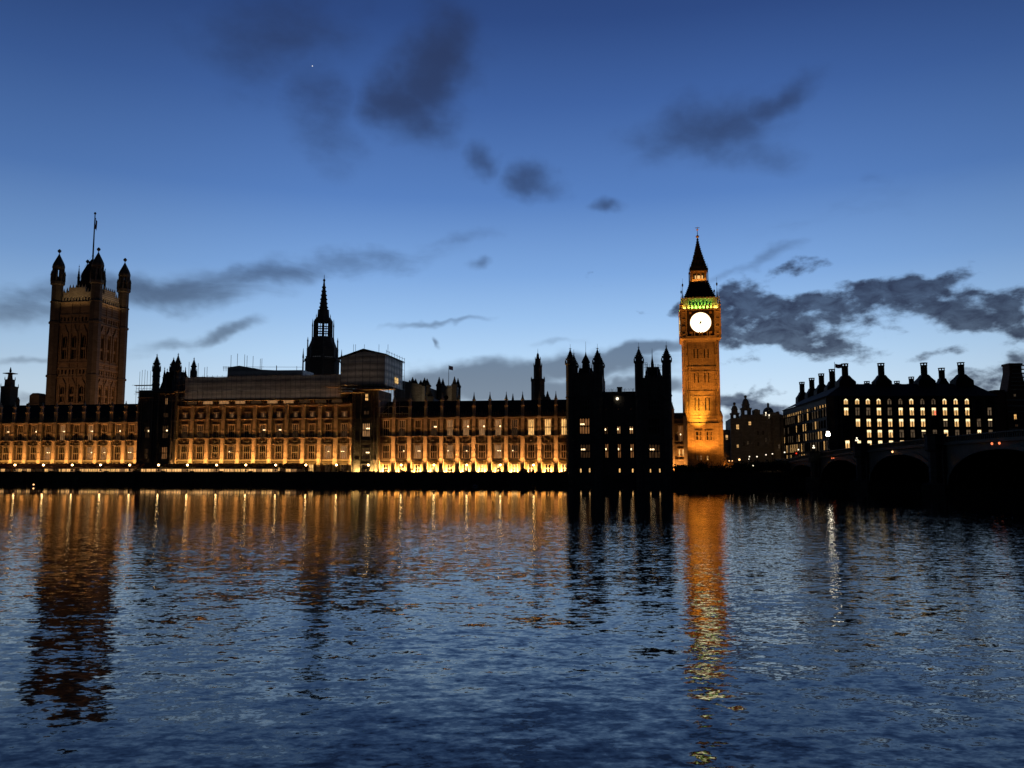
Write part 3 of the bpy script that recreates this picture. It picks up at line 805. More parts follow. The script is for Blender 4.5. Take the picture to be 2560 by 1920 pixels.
# long sheeted temporary roof over the middle wing
t = Thing('scaffold_roof', 'long grey sheeted scaffold covering the roof of the middle palace wing', 'scaffolding', F, F.hit(650, 970)[0], 0, hz(650, 1000))
sx0, sx1 = quadrants(463, 853, 960, -1)
z0_, z1_ = hz(650, 997, -1), hz(650, 940, -1)
sm = MB()
n = 16
for i in range(n):   # panels sag and lap
    a, b = sx0 + (sx1 - sx0) * i / n, sx0 + (sx1 - sx0) * (i + 1) / n
    o = .08 * (i % 2) + random.uniform(0, .1)
    sm.box(a + .02, b - .02, -1 - o, 10, z0_ + random.uniform(0, .25), z1_ + random.uniform(-.15, .1))
t.part('sheeting', sm, M['sheet'])
ux0, ux1 = quadrants(569, 655, 925, 2)
um = MB()
um.prism([(ux0, z1_ - .2), (F.hit(757, 925, 2)[0], z1_ - .2), (F.hit(757, 925, 2)[0], hz(757, 925, 2)), (F.hit(690, 925, 2)[0], hz(690, 925.5, 2)), (F.hit(655, 925, 2)[0], hz(655, 924, 2)), (F.hit(598, 914, 2)[0], hz(598, 914, 2)), (ux0, hz(569, 918.5, 2))], 2, 11)
t.part('upper_roof', um, M['sheet'])
pm = MB()
for k in range(4):
    z = z0_ + (z1_ - z0_) * k / 3; pm.tube((sx0 - 3, -1.45, z), (sx1, -1.45, z), .05)
for i in range(34):
    x = sx0 - 2 + (sx1 - sx0 + 2) * i / 33; pm.tube((x, -1.45, z0_ - .6), (x, -1.45, z1_ + .5), .045)
for px, tp in ((578, 888), (594, 884), (612, 886), (618, 889), (633, 890), (651, 897), (655, 896), (473, 905), (496, 908), (512, 918), (518, 917), (691, 913), (742, 915), (692, 915)):
    x, zz = F.hit(px, tp, 3); pm.tube((x, 3, z1_ - 2), (x, 3, zz), .07)
for (p0, p1, yy) in ((557, 660, 917), (557, 655, 920), (655, 757, 917.5)):
    x0_, zz = F.hit(p0, yy, 3); x1_ = F.hit(p1, yy, 3)[0]; pm.tube((x0_, 3, zz), (x1_, 3, zz - .3), .05)
for px in (559, 563, 567, 571):
    x, zz = F.hit(px, 916, 3); pm.tube((x, 3, zz), (x, 3, hz(px, 928, 3)), .05)
t.part('scaffold_frame', pm, M['pole'])
gb = MB()
x = sx0 - 1
gb.box(sx0, sx1, -1.6, -.3, z0_ - .55, z0_ - .35)
t.part('walkway', gb, M['wood'])
area('added_sheet_fill', F.world((sx0 + sx1) / 2, -3.4, z0_ - .6), sx1 - sx0, .2, 85, (1.0, .72, .50), (sin(A) * .35, cos(A) * .35, 1), 120, -A)  # added fill with no visible source, brightens the long sheeting
# the lit loft strip under the sheeting, seen between the hangings
lm = []
for i in range(10):
    a = F.hit(482 + i * 40.2, 1003, 0)[0]; w = 3.3
    mb = MB().box(a - w / 2, a + w / 2, -.62, -.5, hz(650, 1009.0), hz(650, 1000.0))
    t.part('loft_light', mb, M['g_dim'] if i in (0, 4, 7, 8, 9) else M['g_warm'])

# scaffolding on the left pavilion, thin tubes against the sky
t = Thing('scaffold_tower', 'bare tube scaffold with plank decks round the turrets left of the long sheeted roof', 'scaffolding', F, F.hit(380, 970)[0], 0, TERR)
pm = MB(); wb = MB()
for px, tp, bt in ((350, 929, 1010), (356, 925, 1010), (363, 924, 1012), (369, 927, 1008), (377, 927, 1100), (384, 930, 1100), (398, 950, 1100), (415, 952, 1060), (432, 950, 1165), (443, 945, 1165), (455, 950, 1010), (341, 965, 1020), (347, 968, 1020)):
    x, zz = F.hit(px, tp, -2.6); pm.tube((x, -2.6, hz(px, bt, -2.6)), (x, -2.6, zz), .055)
for (p0, p1, yy) in ((330, 383, 963), (340, 463, 972), (335, 460, 985), (350, 470, 996), (337, 463, 978), (345, 440, 1002)):
    x0_, zz = F.hit(p0, yy, -2.6); x1_ = F.hit(p1, yy, -2.6)[0]; pm.tube((x0_, -2.6, zz), (x1_, -2.6, zz), .05)
for (p0, p1, yy) in ((338, 382, 964), (341, 462, 981), (374, 436, 984.5), (346, 383, 994)):
    x0_, zz = F.hit(p0, yy, -2.4); x1_ = F.hit(p1, yy, -2.4)[0]; wb.box(x0_, x1_, -2.9, -1.7, zz - .1, zz + .12)
for (p0, y0_, p1, y1_) in ((350, 985, 362, 966), (365, 1000, 380, 972), (437, 1000, 455, 975), (455, 1000, 463, 985)):
    a, za = F.hit(p0, y0_, -2.6); b, zb_ = F.hit(p1, y1_, -2.6); pm.tube((a, -2.6, za), (b, -2.6, zb_), .05)
t.part('scaffold_frame', pm, M['pole']); t.part('walkway', wb, M['wood'])

# scaffold in the first bays of the right wing
t = Thing('tube_scaffold', 'light tube scaffold over the first bays right of the sheeted box tower', 'scaffolding', F, F.hit(970, 1010, -2)[0], -2, TERR)
pm = MB()
for px, tp, bt in ((946.5, 985, 1165), (958, 995, 1048), (972, 995, 1048), (986, 990, 1048), (999, 1000, 1048)):
    x, zz = F.hit(px, tp, -1.7); pm.tube((x, -1.7, hz(px, bt, -1.7)), (x, -1.7, zz), .05)
for yy in (1000, 1017, 1034):
    x0_, zz = F.hit(944, yy, -1.7); x1_ = F.hit(1026, yy, -1.7)[0]; pm.tube((x0_, -1.7, zz), (x1_, -1.7, zz), .05)
a, za = F.hit(948, 1038, -1.7); b, zb_ = F.hit(985, 1008, -1.7); pm.tube((a, -1.7, za), (b, -1.7, zb_), .05)
t.part('tube_grid', pm, M['pole'])

# ---------------------------------------------------------------- unlit river pavilion (right)
YW = WALLY - .3
def q(px, py=1100, yl=YW): return F.hit(px, py, yl)[0]
def z_(px, py, yl=YW): return F.hit(px, py, yl)[1]
x0, x1, x2, x3 = q(1419.8), q(1506.6), q(1590), q(1676)
t = Thing('river_pavilion', 'unlit turreted pavilion rising black from the water between the floodlit wing and the clock tower', 'building', F, (x0 + x3) / 2, WALLY, 0)
zL, zC, zR = z_(1460, 938), z_(1548, 978), z_(1630, 945)
WN = [  # px0, px1, py top, py bottom, pane, lights, lamp
    (1448.5, 1475.5, 1046, 1084, 'g_red', 4, 2), (1510.5, 1521.5, 1067, 1085, 'g_dim', 2, 1), (1542, 1553, 1066, 1084, 'g_warm', 2, 1), (1573, 1584.5, 1066, 1084, 'g_warm', 2, 2),
    (1450, 1476.5, 1111, 1144, 'g_dim', 4, 2), (1511.5, 1522, 1110, 1144, 'g_red', 2, 1), (1543, 1553.5, 1110, 1144, 'g_red', 2, 1), (1574.5, 1585.5, 1110, 1144, 'g_red', 2, 1), (1621, 1651, 1111, 1144, 'g_dim', 4, 2),
    (1449, 1454, 1171, 1181, 'g_office', 1, 0), (1471, 1476, 1170, 1180.5, 'g_office', 1, 0), (1546, 1551, 1170.5, 1181, 'g_win', 1, 0), (1578.5, 1583, 1171, 1181, 'g_win', 1, 0), (1623, 1627, 1172, 1181, 'g_win', 1, 0), (1646, 1650.5, 1171, 1181, 'g_office', 1, 0),
    (1511, 1520, 1021.5, 1023.5, 'g_dim', 1, 0), (1543, 1551, 1021.5, 1023.5, 'g_dim', 1, 0), (1574, 1583, 1021.5, 1023.5, 'g_dim', 1, 0),
    (1449, 1476, 1000, 1025, 'black', 4, 0), (1621, 1651, 1046, 1084, 'black', 4, 0), (1621, 1651, 1000, 1025, 'black', 4, 0)]
ops = {0: [], 1: [], 2: []}
yc = YW + 1.2
info = []
for (a, b, c, d, p, nl, l) in WN:
    k = 0 if a < 1500 else (1 if a < 1595 else 2)
    yy = yc if k == 1 else YW
    xa, xb = F.hit(a, 1100, yy)[0], F.hit(b, 1100, yy)[0]; za, zb_ = F.hit(a, d, yy)[1], F.hit(a, c, yy)[1]
    ops[k].append((xa, xb, za, zb_)); info.append((xa, xb, za, zb_, p, nl, l, yy))
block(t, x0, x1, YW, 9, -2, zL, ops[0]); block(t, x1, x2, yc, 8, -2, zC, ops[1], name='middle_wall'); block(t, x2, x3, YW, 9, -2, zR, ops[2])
for (xa, xb, za, zb_, p, nl, l, yy) in info:
    w, h = xb - xa, zb_ - za
    add_window(t, win_tpl(w, h, nl, 2 if h > 2.5 else 1, .2 if w > 1 else .07), (xa + xb) / 2, yy, za, p, 'darkstone', l, -.2, .62)
rb = MB()
for (xa, xb, yy) in ((x0, x1, YW), (x1, x2, yc), (x2, x3, YW)):
    for py in (1155, 1100, 1040, 990): rb.box(xa + .6, xb - .6, yy - .25, yy - .003, z_(1548, py), z_(1548, py) + .28)
    nn = 9
    for i in range(1, nn):
        x = xa + (xb - xa) * i / nn
        if all(not (o[0] - .3 < x < o[1] + .3) for k in ops for o in ops[k]): rb.box(x - .1, x + .1, yy - .2, yy - .003, 5, zC - 1)
t.part('string_course', rb, M['darkstone'])
for (xa, xb, yy, zz) in ((x0, x1, YW, zL), (x2, x3, YW, zR)):
    pb = MB(); n = 8
    for i in range(n):
        a = xa + (xb - xa) * (i + .2) / n; pb.box(a, a + (xb - xa) / n * .55, yy - .1, yy + .3, zz - .02, zz + .75)
    pb.box(xa, xb, yy - .12, yy + .32, zz - .3, zz + .1)
    t.part('parapet', pb, M['darkstone'])
for (px, sh, la, tp, ly, r) in ((1425.5, 908, 893, 868, YW + .6, 1.35), (1434.5, 915, 905, 881, YW + 10, 1.25), (1493.3, 906, 893, 867, YW + .6, 1.35), (1499.5, 915, 905, 881, YW + 10, 1.3),
                           (1596.5, 903, 889, 864, YW + .6, 1.3), (1665.5, 901, 887, 861, YW + .6, 1.35)):
    x, zt = F.hit(px, tp, ly); mb = MB()
    xb_ = F.hit(px + (3 if px < 1550 else 3.5), 1090, ly)[0]
    turret(mb, x, ly, r, 0 if ly < -8 else 20, F.hit(px, sh, ly)[1], F.hit(px, la, ly)[1], zt)
    mb.tube((x, ly, zt), (x, ly, zt + .9), .04)
    tu = t.part('turret', mb, M['darkstone'])
for (a, b, c, d, zb_, pt) in ((1442, 1484, 1448, 1479, zL, 920.5), (1611, 1657, 1616, 1647, zR, 917.5)):
    ya = YW + 1.5
    rf = MB(); zt = F.hit(a, pt, ya + 3)[1]
    rf.frustum(q(a, 930), q(b, 930), ya, ya + 9, zb_ - .2, F.hit(c, 920, ya + 3)[0], F.hit(d, 920, ya + 3)[0], ya + 3, ya + 6, zt)
    for i in range(9):
        xx = F.hit(c, 920, ya + 3)[0] + (F.hit(d, 920, ya + 3)[0] - F.hit(c, 920, ya + 3)[0]) * i / 8; rf.lathe(xx, ya + 3, [(.12, zt - .1), (.05, zt + .5), (.1, zt + .6), (.01, zt + .9)], 4)
    ro = t.part('roof', rf, M['slate'])
    cx = F.hit((c + d) / 2 + (1 if a < 1500 else -1), 900, ya + 4)[0]; cm_ = MB()
    if a < 1500: cm_.lathe(cx, ya + 4, [(1.1, zt - .3), (1.1, zt + 1.6), (1.35, zt + 1.7), (1.3, zt + 2), (.7, zt + 3.2), (.25, zt + 4.0), (.06, zt + 5), (.03, zt + 8)], 8)
    else: cm_.lathe(cx, ya + 4, [(.5, zt - .3), (.5, zt + 1), (.15, zt + 3), (.03, zt + 5.6)], 6)
    t.part('lantern', cm_, M['iron'], ro)
cr = MB(); za = zC
rfm = MB(); rfm.prismx([(yc + 1, za - .1), (yc + 6, z_(1548, 979)), (yc + 12, za - .1)], x1 + .1, x2 - .1)
for i in range(22):
    x = x1 + .4 + (x2 - x1 - .8) * i / 21; cr.box(x - .04, x + .04, yc + .4, yc + .5, za, z_(1548, 971.5) + (i % 2) * .25)
for px in (1529, 1560.5, 1584, 1581.5):
    x = q(px, 975); cr.tube((x, yc + 1, za), (x, yc + 1, z_(1548, 970)), .05)
t.part('ridge_cresting', cr, M['metal'])
ch = MB(); cx0, cx1 = q(1542.5, 970), q(1554, 970); ch.box(cx0, cx1, yc + 1, yc + 2.6, za - .2, z_(1548, 967.5)); ch.box(cx0 - .12, cx1 + .12, yc + .88, yc + 2.7, z_(1548, 967.5), z_(1548, 965.5))
t.part('chimney', ch, M['darkstone'])
lx_, lz_ = F.hit(1543.3, 996.7, yc - .3); lb = MB().lathe(lx_, yc - .35, [(.05, lz_ - .42), (.36, lz_ - .2), (.42, lz_), (.36, lz_ + .2), (.05, lz_ + .42)], 10)
lb.tube((lx_, yc, lz_ - .2), (lx_, yc - .4, lz_ - .3), .06)
t.part('wall_lamp', lb, M['g_white'])
# scaffold tubes beside the pavilion roofs
t = Thing('rooftop_scaffold', 'small tube scaffold beside the roof between the turrets of the unlit pavilion', 'scaffolding', F, q(1480), YW + 2, zL)
pm = MB()
for (pxs, tp) in (((1474, 1480, 1485), 910), ((1609, 1613, 1618), 907), ((1643, 1650, 1655), 913)):
    for px in pxs: x, zz = F.hit(px, tp, YW + 1); pm.tube((x, YW + 1, zR - 1), (x, YW + 1, zz), .06)
    for dy in (0, 5, 12): a, zz = F.hit(pxs[0], tp + dy, YW + 1); pm.tube((a, YW + 1, zz), (F.hit(pxs[-1], tp + dy, YW + 1)[0], YW + 1, zz), .05)
t.part('tube_grid', pm, M['pole'])

# ---------------------------------------------------------------- short wing between pavilion and clock tower
Y3 = -1.0
x0, x1 = F.hit(1677, 1100, Y3)[0], F.hit(1719, 1100, Y3)[0]
t = Thing('palace_wing', 'small orange lit palace wing squeezed between the unlit pavilion and the clock tower', 'building', F, (x0 + x1) / 2, 0, TERR)
h3 = lambda px, py: F.hit(px, py, Y3)
zt = h3(1700, 1048)[1]
ops = []; wl3 = []
for (a, b, c, d, p, nl, l) in ((1696, 1707.5, 1065, 1102, 'g_red', 3, 1), (1695.5, 1700.5, 1123, 1139, 'g_win', 1, 0), (1704.5, 1710, 1123, 1139, 'g_win', 1, 0), (1697, 1708, 1141, 1149, 'black', 3, 0)):
    o = (h3(a, 1100)[0], h3(b, 1100)[0], h3(a, d)[1], h3(a, c)[1]); ops.append(o); wl3.append((o, p, nl, l))
block(t, x0, x1, Y3, 13, TERR, zt, ops, 'stone')
for (o, p, nl, l) in wl3: add_window(t, win_tpl(o[1] - o[0], o[3] - o[2], nl, 2 if o[3] - o[2] > 3 else 1), (o[0] + o[1]) / 2, Y3, o[2], p, 'trim', l, 0, .45)
cb = MB()
for py in (1150, 1112, 1104, 1061, 1050):
    cb = MB(); cb.box(x0 + .01, x1 - .01, Y3 - .28, Y3 - .003, h3(1700, py)[1], h3(1700, py)[1] + .25); t.part('string_course', cb, M['stone'])
cb = MB(); cb.box(x0, x1, Y3 - .1, Y3 + .3, zt, zt + .2)
for i in range(7):
    a = x0 + (x1 - x0) * (i + .1) / 7; cb.box(a, a + .45, Y3 - .1, Y3 + .3, zt, zt + (1.6 if i in (3, 4) else .8))
t.part('parapet', cb, M['stone'])
for px in (1682, 1713.5):
    x = h3(px, 1100)[0]; bb = MB(); bb.box(x - .5, x + .5, Y3 - .7, Y3 + .02, TERR, zt + 1); bo = t.part('buttress', bb, M['trim'])
    if px < 1700:
        pn = MB(); zp = h3(px, 1024)[1]; pn.lathe(x, Y3 - .2, [(.62, zt + 1), (.62, zp)] + spire_prof(.68, zp, h3(px, 1005)[1], 4), 8); t.part('pinnacle', pn, M['trim'], bo)
area('floodlight', F.world((x0 + x1) / 2 - .3, Y3 - 1.6, TERR + .3), 3.0, .25, 420, (1.0, .42, .10), (sin(A) * .25, cos(A) * .25, 1), 80, -A)
rf = MB(); rf.prismx([(Y3 + .6, zt), (6, F.hit(1700, 1032, 6)[1]), (12, zt)], x0 + .1, x1 - .1); t.part('roof', rf, M['slate'])
# ---------------------------------------------------------------- clock tower
CT = Frame(*F.world(F.hit(1760, 1100, 24)[0], 24)[:2], -A)
def cz(py, px=1757, yl=0): return CT.hit(px, py, yl)[1]
def cxw(px, py, yl=0): return CT.hit(px, py, yl)[0]
xl, xrr = cxw(1714.5, 1100), cxw(1801, 1100); cxm = (xl + xrr) / 2; hw = (xrr - xl) / 2
D = 2 * hw; cym = hw
t = Thing('clock_tower', 'tall orange floodlit clock tower with a glowing white dial and green lit belfry', 'clock tower', CT, cxm, cym, TERR)
def ring(mb, half, z0, z1): mb.box(cxm - half, cxm + half, cym - half, cym + half, z0, z1)
zs = {k: cz(v) for k, v in dict(base=1175, b1=1124, sill=1104, basetop=1048, s1=1040, s2=991, s3=978, s4=929, s5=917, s6=861, cs=843, ct=775.6, be=744, rf=700, la=671).items()}
mb = MB()
ring(mb, hw + .55, TERR - .1, zs['basetop'] - 1.3)
# shaft walls with recessed slit lights, all four faces
def facewalls(mb, half, z0, z1, opsf, depth=.35):
    for k in range(4):
        sub = MB(); sub.wall(-half, half, z0, z1, opsf, -half, depth)
        c, s_ = cos(k * pi / 2), sin(k * pi / 2)
        mb.add([(cxm + x * c - y * s_, cym + x * s_ + y * c, z) for x, y, z in sub.v], sub.f)
def faceboxes(mb, boxes):
    for k in range(4):
        sub = MB()
        for b in boxes: sub.box(*b)
        c, s_ = cos(k * pi / 2), sin(k * pi / 2)
        mb.add([(cxm + x * c - y * s_, cym + x * s_ + y * c, z) for x, y, z in sub.v], sub.f)
slits = [(-2.95, -2.72), (-1.72, -1.49), (.77, 1.0) , (1.95, 2.18)]
slits = [(-1.95, -1.72), (-.78, -.55), (1.35, 1.58), (2.45, 2.68)]
slits = [(-2.4, -2.05), (-1.25, -.9), (.9, 1.25), (2.05, 2.4)]
o2 = []
for (za, zb_) in ((zs['basetop'], zs['s2']), (zs['s3'], zs['s4']), (zs['s5'], zs['s6'])):
    for (a, b) in slits: o2.append((a, b, za + .6 + (2.2 if za > zs['basetop'] + 1 else 2.2), zb_ - .4 if za < zs['s5'] - 1 else zb_ - 1.4))
facewalls(mb, hw, zs['basetop'] - 1.2, zs['cs'], o2)
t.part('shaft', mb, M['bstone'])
mb = MB(); ring(mb, hw - .34, TERR, zs['cs']); t.part('slit_darkness', mb, M['black'])
tb = MB(); bx = []
for k in ('basetop', 's1', 's2', 's3', 's4', 's5'): bx.append((-hw - .22, hw + .22, -hw - .22, -hw - .003, zs[k] - .14, zs[k] + .14))
pos = (-5.0, -3.5, -1.65, 0.0, 1.65, 3.5, 5.0)
for x in pos:
    for (za, zb_) in ((zs['basetop'], zs['s1']), (zs['s2'], zs['s3']), (zs['s4'], zs['s5'])):
        n = 2
        for dx in (-.38, .38): bx.append((x + dx - .08, x + dx + .08, -hw - .2, -hw - .003, za + .2, zb_ - .2))
for x in (-hw + .35, -hw + 1.3, -4.1, -3.45, -2.8, -.55, 0, .55, 2.8, 3.45, 4.1, hw - 1.3, hw - .35):
    bx.append((x - .12, x + .12, -hw - .17, -hw - .003, zs['basetop'], zs['cs'] - .5))
for (za, zb_) in ((zs['s1'], zs['s2']), (zs['s3'], zs['s4']), (zs['s5'], zs['s6'])):
    for x in (-4.5, -1.62, 1.62, 4.5, 0):
        for zz in (zb_ - .9, zb_ - 1.6): bx.append((x - .3, x + .3, -hw - .12, -hw - .003, zz, zz + .35))
        if abs(x) > 3 or x == 0: bx.append((x - .3, x + .3, -hw - .2, -hw - .003, (za + zb_) / 2 - .3, (za + zb_) / 2 + .3))
faceboxes(tb, bx)
for sx in (-1, 1):       # corner buttress shafts and the carved beasts on the base offset
    for sy in (-1, 1):
        tb.lathe(cxm + sx * (hw - .25), cym + sy * (hw - .25), [(.62, TERR), (.62, zs['cs'])], 8)
        tb.box(cxm + sx * (hw + .35) - .5, cxm + sx * (hw + .35) + .5, cym + sy * (hw + .35) - .5, cym + sy * (hw + .35) + .5, TERR, zs['basetop'] - .9)
        tb.lathe(cxm + sx * (hw + .35), cym + sy * (hw + .35), [(.75, zs['basetop'] - 1.3), (.55, zs['basetop'] - .3), (.7, zs['basetop'] + .9), (.35, zs['basetop'] + 1.9), (.08, zs['basetop'] + 2.6)], 6)
t.part('tracery', tb, M['bstone'])
# base storey details
bb = MB(); bx = []
hb = hw + .55
for zz in (zs['sill'], zs['b1'], cz(1152)): bx.append((-hb - .12, hb + .12, -hb - .15, -hb - .003, zz - .12, zz + .14))
for x in (-4.9, -3.6, -2.3, -1.0, 1.0, 2.3, 3.6, 4.9): bx.append((x - .1, x + .1, -hb - .14, -hb - .003, TERR, zs['basetop'] - 1.3))
faceboxes(bb, bx); t.part('base_panelling', bb, M['bstone'])
for (px, py0, py1, w, p) in ((1744, 1138, 1149, .75, 'g_dim'), (1752, 1138, 1149, .75, 'g_warm'), (1768.5, 1139, 1150, .8, 'g_win'), (1743, 1078, 1100, .8, 'black'), (1751, 1078, 1100, .8, 'black'), (1768.5, 1078, 1100, .8, 'black'), (1777, 1078, 1100, .8, 'black')):
    xw, z0_ = CT.hit(px, py1, -.55); z1_ = CT.hit(px, py0, -.55)[1]
    add_window(t, win_tpl(w, z1_ - z0_, 1, 2, .08), xw, cym - hb - .31, z0_, p, 'bstone')
# clock stage, corbelled out
hc = hw + .75
cs = MB()
cs.frustum(cxm - hw, cxm + hw, cym - hw, cym + hw, zs['cs'] - 1.6, cxm - hc, cxm + hc, cym - hc, cym + hc, zs['cs'] - .2)
ring(cs, hc, zs['cs'] - .2, zs['ct']); ring(cs, hc + .35, zs['ct'] - .02, zs['ct'] + .45); ring(cs, hc + .25, zs['cs'] - .5, zs['cs'] - .15)
t.part('clock_stage', cs, M['bstone'])
zf = CT.hit(1753.7, 806.5, -hc + hw)[1]
fr_ = 4.0; rd = 3.3
cb = MB(); bx = []
zb0, zb1 = zf - fr_ - .35, zf + fr_ + .35
for (a, b) in ((-hc, -fr_ - .5), (fr_ + .5, hc)):
    for zz in (zf - 3.6, zf - 1.2, zf + 1.2, zf + 3.6): bx.append((a + .1, b - .1, -hc - .2, -hc - .003, zz - .12, zz + .12))
    bx.append((a, a + .35, -hc - .3, -hc - .003, zs['cs'], zs['ct'])); bx.append((b - .35, b, -hc - .3, -hc - .003, zs['cs'], zs['ct']))
bx.append((-fr_ - .5, fr_ + .5, -hc - .35, -hc - .003, zb1, zb1 + .3)); bx.append((-fr_ - .5, fr_ + .5, -hc - .35, -hc - .003, zb0 - .3, zb0))
for x in (-3.6, -1.2, 1.2, 3.6): bx.append((x - 1.0, x + 1.0, -hc - .16, -hc - .003, zs['cs'] + .2, zs['cs'] + .4)); bx.append((x - 1.0, x - .6, -hc - .16, -hc - .003, zs['cs'] + .4, zs['cs'] + 1.7)); bx.append((x + .6, x + 1.0, -hc - .16, -hc - .003, zs['cs'] + .4, zs['cs'] + 1.7))
faceboxes(cb, bx); t.part('clock_surround', cb, M['bstone'])
nb = MB()
for x in (-3.6, -1.2, 1.2, 3.6): nb.box(cxm + x - .6, cxm + x + .6, cym - hc - .06, cym - hc - .01, zs['cs'] + .5, zs['cs'] + 1.6)
t.part('shield_niches', nb, M['black'])
def dial(k):
    c, s_ = cos(k * pi / 2), sin(k * pi / 2)
    def tr(mb2): return [(cxm + x * c - y * s_, cym + x * s_ + y * c, z) for x, y, z in mb2.v]
    def disc(r, y0, y1, n=48, ri=0.0):
        m2 = MB()
        if ri == 0: m2.prism([(r * cos(2 * pi * i / n), zf + r * sin(2 * pi * i / n)) for i in range(n)], y0, y1)
        else:
            vs = []; fs = []
            for i in range(n):
                a = 2 * pi * i / n
                for rr, yy in ((r, y0), (ri, y0), (ri, y1), (r, y1)): vs.append((rr * cos(a), yy, zf + rr * sin(a)))
            for i in range(n):
                j = (i + 1) % n
                for e in range(4): f = (e + 1) % 4; fs.append((i * 4 + e, i * 4 + f, j * 4 + f, j * 4 + e))
            m2.add(vs, fs)
        return m2
    back = MB().box(-fr_ - .3, fr_ + .3, -hc - .05, -hc - .008, zf - fr_ - .3, zf + fr_ + .3)
    m = MB(); m.add(tr(back), back.f); po = t.part('dial_panel', m, M['iron'])
    r1 = disc(rd + .22, -hc - .3, -hc - .06, 48, rd); m = MB(); m.add(tr(r1), r1.f); t.part('dial_rim', m, M['gilt'], po)
    sq = MB()
    for a in (45, 135, 225, 315):
        x, z = 3.75 * cos(R(a)) * 1.22, zf + 3.75 * sin(R(a)) * 1.22; sq.box(x - .35, x + .35, -hc - .16, -hc - .06, z - .35, z + .35)
    m = MB(); m.add(tr(sq), sq.f); t.part('gilt_corners', m, M['gilt'], po)
    d = disc(rd, -hc - .14, -hc - .06); m = MB(); m.add(tr(d), d.f); do = t.part('dial', m, M['g_dial'])
    ir = disc(2.55, -hc - .17, -hc - .145, 48, 2.5); 
    for i in range(12):
        a = 2 * pi * i / 12; x, z = 2.9 * cos(a), zf + 2.9 * sin(a)
        ir.box(x - .045, x + .045, -hc - .17, -hc - .145, z - .045, z + .045)
    m = MB(); m.add(tr(ir), ir.f); t.part('dial_numerals', m, M['iron'], do)
    hh = MB()
    def hand(ang, L, w):
        a = R(ang); dx, dz = sin(a), cos(a); nx, nz_ = cos(a), -sin(a)
        hh.prism([(-dx * .6 + nx * w, zf - dz * .6 + nz_ * w), (-dx * .6 - nx * w, zf - dz * .6 - nz_ * w), (dx * L - nx * w * .3, zf + dz * L - nz_ * w * .3), (dx * L + nx * w * .3, zf + dz * L + nz_ * w * .3)], -hc - .26, -hc - .2)
    hand(168, 1.7, .11); hand(42, .8, .16)
    hh.prism([(.3 * cos(i * pi / 6), zf + .3 * sin(i * pi / 6)) for i in range(12)], -hc - .28, -hc - .19)
    m = MB(); m.add(tr(hh), hh.f); t.part('hands', m, M['iron'], do)
for k in range(4): dial(k)
# belfry with arcade
hbf = hw - .05
bf = MB(); zc0, zc1 = zs['ct'] + .45, zs['be']
zar0, zar1 = zc0 + .9, zc1 - .75
ops = []
nA = 7; span = 7.4
for i in range(nA):
    c = -span / 2 + span * (i + .5) / nA; ops.append((c - .31, c + .31, zar0, zar1 - .3))
facewalls(bf, hbf, zc0, zc1, ops, .7)
ab = []
for i in range(nA + 1):
    c = -span / 2 + span * i / nA; ab.append((c - .13, c + .13, -hbf - .16, -hbf - .003, zar0 - .3, zar1 + .1))
ab += [(-hbf, -span / 2 - .5, -hbf - .3, -hbf - .003, zc0, zc1 - .1), (span / 2 + .5, hbf, -hbf - .3, -hbf - .003, zc0, zc1 - .1)]
ab.append((-hbf - .3, hbf + .3, -hbf - .38, -hbf - .003, zc1 - .35, zc1))
for i in range(9): c = -4.4 + 8.8 * i / 8; ab.append((c - .32, c + .32, -hbf - .62, -hbf - .39, zc1 - .42, zc1 + .12))
for i in range(8): c = -4.2 + 8.4 * i / 7; ab.append((c - .4, c + .1, -hbf - 1.0, -hbf - .8, zc0, zc0 + .95))
ab.append((-5.2, 5.2, -hbf - 1.05, -hbf - .78, zc0 + .95, zc0 + 1.15))
faceboxes(bf, ab)
t.part('belfry', bf, M['pale'])
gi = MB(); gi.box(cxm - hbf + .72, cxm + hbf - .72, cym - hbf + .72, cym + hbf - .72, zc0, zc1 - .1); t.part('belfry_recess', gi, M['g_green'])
for sx in (-1, 1):
    for sy in (-1, 1):
        pn = MB(); px_, py_ = cxm + sx * (hc - .1), cym + sy * (hc - .1)
        pn.lathe(px_, py_, [(.45, zs['ct'] + .4), (.45, zs['ct'] + 1.6)] + spire_prof(.5, zs['ct'] + 1.6, zs['ct'] + 4.6, 3), 6)
        t.part('corner_pinnacle', pn, M['bstone'])
        fn = MB(); fx, fy = cxm + sx * (hbf + .1), cym + sy * (hbf + .1)
        fn.lathe(fx, fy, [(.3, zc1), (.12, zc1 + 1.6), (.05, zc1 + 3.6), (.3, zc1 + 4.2), (.28, zc1 + 4.6), (.04, zc1 + 4.9), (.03, zc1 + 6.6)], 6)
        t.part('finial', fn, M['metal'])
